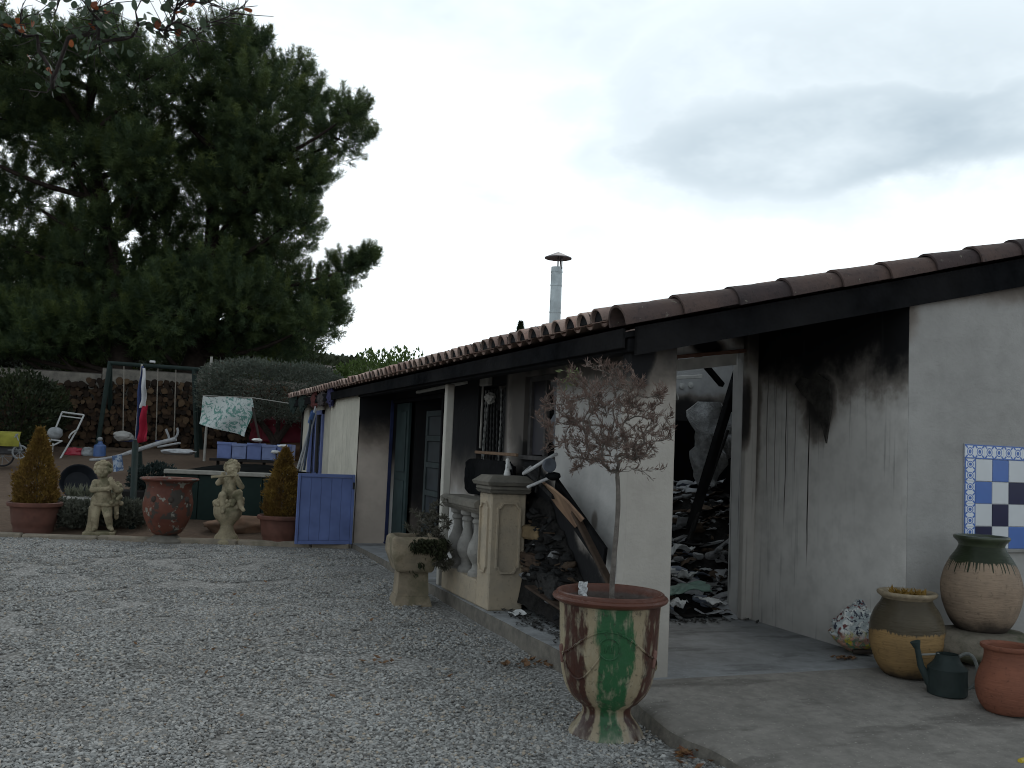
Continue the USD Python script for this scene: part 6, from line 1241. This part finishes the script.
# yellow hooded stroller at the left edge
yl = thing('stroller', 'old stroller with a yellow hood and spoked wheels at the left edge', 'stroller'); dY = 19.5
U, V = np.meshgrid(np.linspace(-.35, .27, 12), np.linspace(0, PI*.62, 12), indexing='ij'); q = far(6, 443, dY)
part(yl, 'hood', slab_of(np.stack([q[0]+U, q[1]-.28*np.cos(V)-.02, q[2]-.06+.30*np.sin(V)], -1), (0, .012, 0)), M('yellow_cloth', (.20, .19, .03), .25, 6, .8), 50)
BLK = M('black_iron', ())
for wx, px in ((1, 3), (2, 20)):
    wq = far(px, 456 if wx == 1 else 452, dY-.1); rw_ = .20 if wx == 1 else .13; w_ = part(yl, 'wheel', tube([wq+[rw_*math.cos(t), -.05, rw_*math.sin(t)] for t in np.linspace(0, 2*PI, 28)], .02, 6, False), BLK if wx == 1 else M('dull_white_plastic', ()))
    part(w_, 'spokes', [tube([wq+[0, -.05, 0], wq+[rw_*math.cos(t), -.05, rw_*math.sin(t)]], .006, 4) for t in np.linspace(0, 2*PI, 9)[:-1]], M('dull_white_plastic', ()), kind='stuff')
part(yl, 'frame', [tube([far(-3, 455, dY-.1), far(18, 434, dY-.15)], .014, 6), tube([far(2, 450, dY-.15), far(23, 450, dY-.15)], .014, 6), tube([far(16, 434, dY-.15), far(22, 450, dY-.15)], .014, 6)], M('dull_white_plastic', ())); part(yl, 'seat', cushion(far(8, 450, dY), .24, .18, .09, 3, M('dark_grey_cloth', (.06, .06, .062), .3, 9, .9)), M('dark_grey_cloth', ()), 50)
# small things strewn before the logs
for nm, px, py, d, sz, mat, lb, cat in (('blue_can', 100, 447, 22, None, M('blue_plastic', ()), 'blue plastic can standing at the foot of the swing leg', 'can'), ('red_toy', 75, 453, 22, (.22, .14, .12), M('red_plastic', (.28, .012, .03), .2, 6, .4, 0), 'red plastic toy lying beside the lounger', 'toy'), ('white_ball_sack', 88, 453, 22, (.15, .14, .14), M('dull_white_plastic', ()), 'pale lumpy sack beside the red toy', 'sack'), ('white_heap', 123, 436.5, 22.9, (.22, .16, .13), M('chalk_white_cloth', (.34, .33, .31), .2, 7, .9), 'white cloth heaped on the left swing seat', 'cloth'), ('grey_rag', 178, 452, 19, (.35, .2, .06), M('pale_rag', (.33, .34, .35), .3, 7, .9), 'pale rag lying on the ground behind the see-saw', 'rag')):
    c = far(px, py, d)
    m = moved(lathe(curve_profile([(.001, 0), (.13, 0), (.135, .04), (.13, .28), (.05, .34), (.045, .38), (.001, .385)], 24), 20), c+[0, 0, -.25]) if sz is None else lump(c, sz, int(px), 3, .35)
    solo(nm, m, mat, lb, cat, smooth=50)
solo('white_stopper', lump(far(100, 439, 22), (.06, .06, .05), 3, 2, .1), M('dull_white_plastic', ()), 'small white stopper on top of the blue can', 'stopper', smooth=50)
solo('white_post', tube([far(1, 408, 24), far(1, 370, 24)], .05, 8), WT, 'white post cut by the left edge of the picture', 'post')
solo('dark_blue_barrier', bar(far(-60, 424, 24.6), far(30, 427, 24.6), .06, .3), M('dark_blue_board', (.015, .02, .035), .3, 8, .6), 'dark blue board behind the yellow stroller', 'board')
bush('leafy_shrub', 'green leafy shrub growing in front of the logs at the far left', 'shrub', (lambda c: [c[0], c[1], float(gz(c[0], c[1]))])(far(16, 440, 22.0)), (1.15, .6, .95), 3500, .13, DKG, 131)
# lavender, dark basin and planter behind the first cherub
for px, py, w, sd in ((62, 527, .45, 1), (80, 529, .35, 2), (112, 525, .42, 3), (128, 527, .30, 4)):
    c = ground_at(px, py); bush('lavender_tuft', {1: 'grey lavender tuft beside the leftmost shrub pot', 2: 'low grey lavender tuft behind the left side of the cherub', 3: 'grey green tuft behind the right side of the cherub', 4: 'small grey tuft at the foot of the flag pole'}[sd], 'lavender', c, (w, .28, .2), 1500, .075, leaf_mat('lavender_leaf', (.075, .08, .062), (.13, .135, .105), 4, .2, .8), 140+sd, False)
pq = ground_at(92, 521); pnt = thing('low_planter', 'low dark planter with a pale rim behind the standing cherub', 'planter', (pq[0], pq[1]+.25, pq[2]), -.2)
part(pnt, 'box', cbox(-.42, .42, -.16, .16, -.05, .30, .02), M('dark_planter_stone', (.065, .068, .062), .3, 8)); part(pnt, 'rim', cbox(-.46, .46, -.2, .2, .302, .345, .01), M('pale_planter_rim', (.36, .35, .32), .25, 12))
P = np.stack([r_.uniform(-.40, .38, 150), r_.uniform(-.12, .12, 150), np.full(150, .345)], -1); part(pnt, 'succulents', leaves(P, np.tile([0, 0, 1.0], (150, 1)), .20, .05, r_, .25, .3), leaf_mat('pale_succulent', (.12, .13, .09), (.22, .22, .16), 6, .1, .6), False, kind='stuff')
bq = far(77, 484, 16.6); solo('black_basin', moved(lathe([(0, 0), (.22, .0), (.30, .10), (.315, .16), (.295, .155), (.21, .03), (0, .03)], 28), bq, rx=1.25, rz=.2), M('black_rubber', (.012, .014, .018), .3, 9, .5), 'black oval basin propped on edge behind the standing cherub', 'basin')
bush('potted_greenery', 'dark blue green plant mass behind the red vase', 'plant', ground_at(152, 508)+[0, 0, .25], (.42, .25, .24), 1800, .08, leaf_mat('blue_green_leaf', (.016, .026, .024), (.04, .058, .053), 4, .2, .6), 151, False)
bx0 = ground_at(150, 512); solo('dark_plant_box', cbox(bx0[0]-.5, bx0[0]+.55, bx0[1]+.05, bx0[1]+.45, bx0[2]-.05, bx0[2]+.34, .02), M('black_stained_wood', ()), 'dark box below the blue green plants behind the red vase', 'plant box')
for k in range(3):
    c = ground_at(150, 522-k*0)+[0, .12*k, .07*k]; solo('stacked_slab', cbox(c[0]-.35, c[0]+.35, c[1]-.1, c[1]+.2, c[2]+.0, c[2]+.055, .01), STONE, ['lowest pale slab of the small stack behind the red vase', 'middle pale slab of the small stack behind the red vase', 'top pale slab of the small stack behind the red vase'][k], 'slab')
rb = ground_at(255, 534); solo('rough_stone', moved(lump((0, 0, 0), (.62, .22, .16), 12, 3, .25), rb+[-.1, .25, .1]), stone_mat_('reddish_rough_stone', (.22, .13, .085), (.13, .09, .065)), 'long reddish rough stone between the flute cherub and the brown pot', 'stone', smooth=40)
# trees behind the house, hillside wood
for px, py, d, w, sd in ((378, 352, 30, 1.0, 1), (405, 349, 31, 1.15, 2), (352, 362, 32, .8, 3)):
    c = far(px, py, d); g0 = float(gz(c[0], c[1])); bush('leafy_tree', {1: 'bright green leafy tree over the eave, the middle one of three', 2: 'bright green leafy tree over the eave nearest the flue', 3: 'low leafy tree over the eave next to the clipped hedge'}[sd], 'tree', (c[0], c[1], g0), (w, .9, (c[2]-g0)/2), 2600, .17, LIG, 160+sd)
r_ = np.random.default_rng(161)
cf = far(520, 340, 45); cz = float(gz(cf[0], cf[1])); ct = thing('far_conifer', 'tip of a small dark conifer showing over the roof left of the flue', 'conifer', (cf[0], cf[1], cz)); top = far(520, 323, 45)[2]-cz
n = 6000; z = r_.uniform(.3, 1, n)**.6; rad = (1-z)*1.6+.01; a = r_.uniform(0, 2*PI, n); P = np.stack([rad*np.cos(a)*r_.uniform(.3, 1, n), rad*np.sin(a)*r_.uniform(.3, 1, n), z*top], -1); part(ct, 'foliage', leaves(P, np.stack([np.cos(a)*.6, np.sin(a)*.6, a*0+.8], -1), (.16), .05, r_), DKG, False, kind='stuff'); part(ct, 'trunk', tube([(0, 0, 0), (0, 0, top*.97)], [.15, .02], 8), PBARK)
pr = thing('far_roof', 'low dark roof of a neighbouring building beyond the shed', 'building'); q0, q1 = far(318, 372, 60), far(352, 369, 60); g0 = float(gz(q0[0], q0[1]))-.3
part(pr, 'wall', cbox(q0[0], q1[0]+4, q0[1], q0[1]+4, g0, q0[2]-.1, .02), M('far_render', (.20, .18, .15), .2, 2), False); part(pr, 'roof', hexa([(x, y, z+(.7 if y > q0[1]+2 else 0)) for x in (q0[0]-.4, q1[0]+4.4) for y in (q0[1]-.4, q0[1]+4.4) for z in (q0[2]-.1, q0[2]+.1)]), M('far_dark_roof', (.06, .045, .04), .2, 2), False)
def wood_tree(seed):
    r = np.random.default_rng(seed); v = r.normal(0, 1, (420, 3)); v /= np.linalg.norm(v, axis=1, keepdims=True); P = v*(r.uniform(.4, 1, (420, 1))**.4)*[2.4, 2.4, 2.2]*(.7+.6*meshkit.fbm(v*2+seed, 3, seed)[:, None])+[0, 0, 2.2]; return leaves(P, v, .95, .6, r, .2, .5)
r_ = np.random.default_rng(171); n = 5200; x = r_.uniform(-190, 190, n); y = r_.uniform(85, 330, n); keep = (gz(x, y) > 3) | (y > 110); x, y = x[keep], y[keep]; zz = gz(x, y)+ss(80, 160, np.hypot(x, y))*(meshkit.fbm(np.stack([x/40, y/40, x*0], -1), 4, 8)-.5)*9-.6
ok = zz > 1.2; x, y, zz = x[ok], y[ok], zz[ok]; m = np.tile(np.eye(4), (len(x), 1, 1)); s = r_.uniform(.7, 1.5, len(x)); a = r_.uniform(0, 6.3, len(x)); m[:, 0, 0] = np.cos(a)*s; m[:, 0, 1] = -np.sin(a)*s; m[:, 1, 0] = np.sin(a)*s; m[:, 1, 1] = np.cos(a)*s; m[:, 2, 2] = s; m[:, 0, 3] = x; m[:, 1, 3] = y; m[:, 2, 3] = zz
HW = [leaf_mat('hillside_dark', (.028, .036, .02), (.055, .065, .035), .05, .15, .8), leaf_mat('hillside_pale', (.05, .058, .035), (.085, .09, .058), .05, .15, .8)]
instancer(None, 'hillside_wood', [(wood_tree(1), HW[0]), (wood_tree(2), HW[1]), (wood_tree(3), HW[0])], r_.integers(0, 3, len(x)), m, label='distant wooded hillside seen past the clipped hedge', cat='wood')
# ================================================================== small tree at the left, its branches reach over the drive
nt = thing('overhanging_tree', 'near tree whose thin twigs with round leaves hang into the upper left corner', 'tree'); r_ = np.random.default_rng(181)
tb0 = far(-330, 470, 5.6); tb0[2] = 0; root = [tb0, tb0+[.05, .02, 1.3], tb0+[.12, 0, 2.4], far(-230, 20, 5.3)]
T = []
for px, py, d, in ((-60, 5, 5.2), (20, -20, 5.0), (30, -60, 5), (75, 20, 4.9), (60, 48, 4.9), (105, 55, 4.8), (140, 48, 4.8), (165, 40, 4.75), (190, 36, 4.75), (212, 26, 4.7), (90, 0, 4.7), (130, 6, 4.6), (150, 10, 4.6), (180, 4, 4.6), (205, 12, 4.6), (222, 20, 4.6), (238, 4, 4.6), (160, -12, 4.6), (200, -18, 4.6), (120, -20, 4.7), (60, 5, 5), (-20, 40, 5.1), (10, 30, 5.2), (45, 75, 5.1), (46, 108, 5.1), (30, 15, 5.1), (100, 28, 4.8), (120, 20, 4.9), (80, -10, 4.9), (150, -30, 4.8), (-40, 70, 5.2), (176, 18, 4.7), (196, 0, 4.7)):
    T.append(far(px, py, d)+r_.normal(0, .05, 3))
tbb, A, R_, par, br, base = grow(root, T, .0028, .0125, r_, sag=.03, seg=.07, crook=.28)
part(nt, 'trunk', tube(smooth_path(root, 14), np.linspace(.075, .013, 14), 10), BARK); part(nt, 'branches', [tube(p, q, 6) for p, q in tbb], M('dark_twig', (.04, .032, .03), .4, 30), 60, kind='stuff')
twigs = []
P, D = twig_points(A, br, r_, 260, .2)
for p_, d_ in zip(P, D):
    e = p_+(d_*.6+r_.normal(0, .6, 3)+[0, 0, .1])*r_.uniform(.06, .16); twigs.append(tube(smooth_path([p_, (p_+e)/2+r_.normal(0, .01, 3), e], 5), np.linspace(.0028, .0015, 5), 4))
part(nt, 'twigs', twigs, M('dark_twig', ()), 60, kind='stuff')
def round_leaves(P, r, L, W):
    ms = []
    for p_ in P:
        d = r.normal(0, 1, 3)+[0, 0, -.3]; d /= np.linalg.norm(d); s_ = np.cross(d, r.normal(0, 1, 3)); s_ /= np.linalg.norm(s_); b = np.cross(d, s_); l, w = L*r.uniform(.7, 1.2), W*r.uniform(.75, 1.15); q = []
        for t_, ww in ((0, 0), (.15, .6), (.4, 1), (.65, .95), (.88, .55), (1, 0)):
            q.append((p_+d*l*t_+s_*w*ww*.5+b*w*.12*ww, p_+d*l*t_-b*.0, p_+d*l*t_-s_*w*ww*.5+b*w*.12*ww))
        ms.append(grid(np.array(q)))
    return ms
P, D = twig_points(A, br, r_, 420, .15); P = P+r_.normal(0, .035, P.shape); px_ = 512+FPX*((P-EYE)@RT)/((P-EYE)@FWD); P = P[r_.random(len(P)) < np.where(px_ < 120, .95, np.where(px_ < 190, .6, .25))]
nred = 24
part(nt, 'leaves', round_leaves(P[nred:], r_, .05, .037), leaf_mat('round_green_leaf', (.05, .075, .045), (.10, .14, .09), 4, .35, .5), 60, kind='stuff'); part(nt, 'red_leaves', round_leaves(P[:nred], r_, .055, .04), leaf_mat('round_red_leaf', (.20, .055, .02), (.30, .10, .04), 4, .4, .5), 60, kind='stuff')

# ------------------------------------------------------------------ things of one kind share a group
GROUPS = dict(cherub_statue='stone cherub statues along the edging', shrub_pot='brown pots with conical shrubs', conical_shrub='conical shrubs in brown pots', blue_crate='blue crates in a row on the trestle', bush='bushes behind the garden wall', far_tree='back row of trees behind the pines', lavender_tuft='lavender tufts along the edging', fallen_leaves='fallen leaves on the ground', crumpled_sheet='sheets on the doorway rubble', charred_board='charred boards in the porch and doorway', burnt_cushion='burnt cushions in the porch rubble', hanging_bundle='bundles hanging under the shed eave', pine_tree='pine trees behind the log stack', stacked_slab='small stack of slabs', flat_stone='flat stones under the jars', white_scrap='white scraps on the crates', leafy_tree='leafy trees over the eave', ash_litter='ash flakes on the floor', charred_beam='fallen beams in the doorway')
for p in stage.GetPrimAtPath('/World').GetChildren():
    base = p.GetName().rstrip('0123456789').rstrip('_')
    if base in GROUPS and not p.GetCustomDataByKey('group'): p.SetCustomDataByKey('group', GROUPS[base])
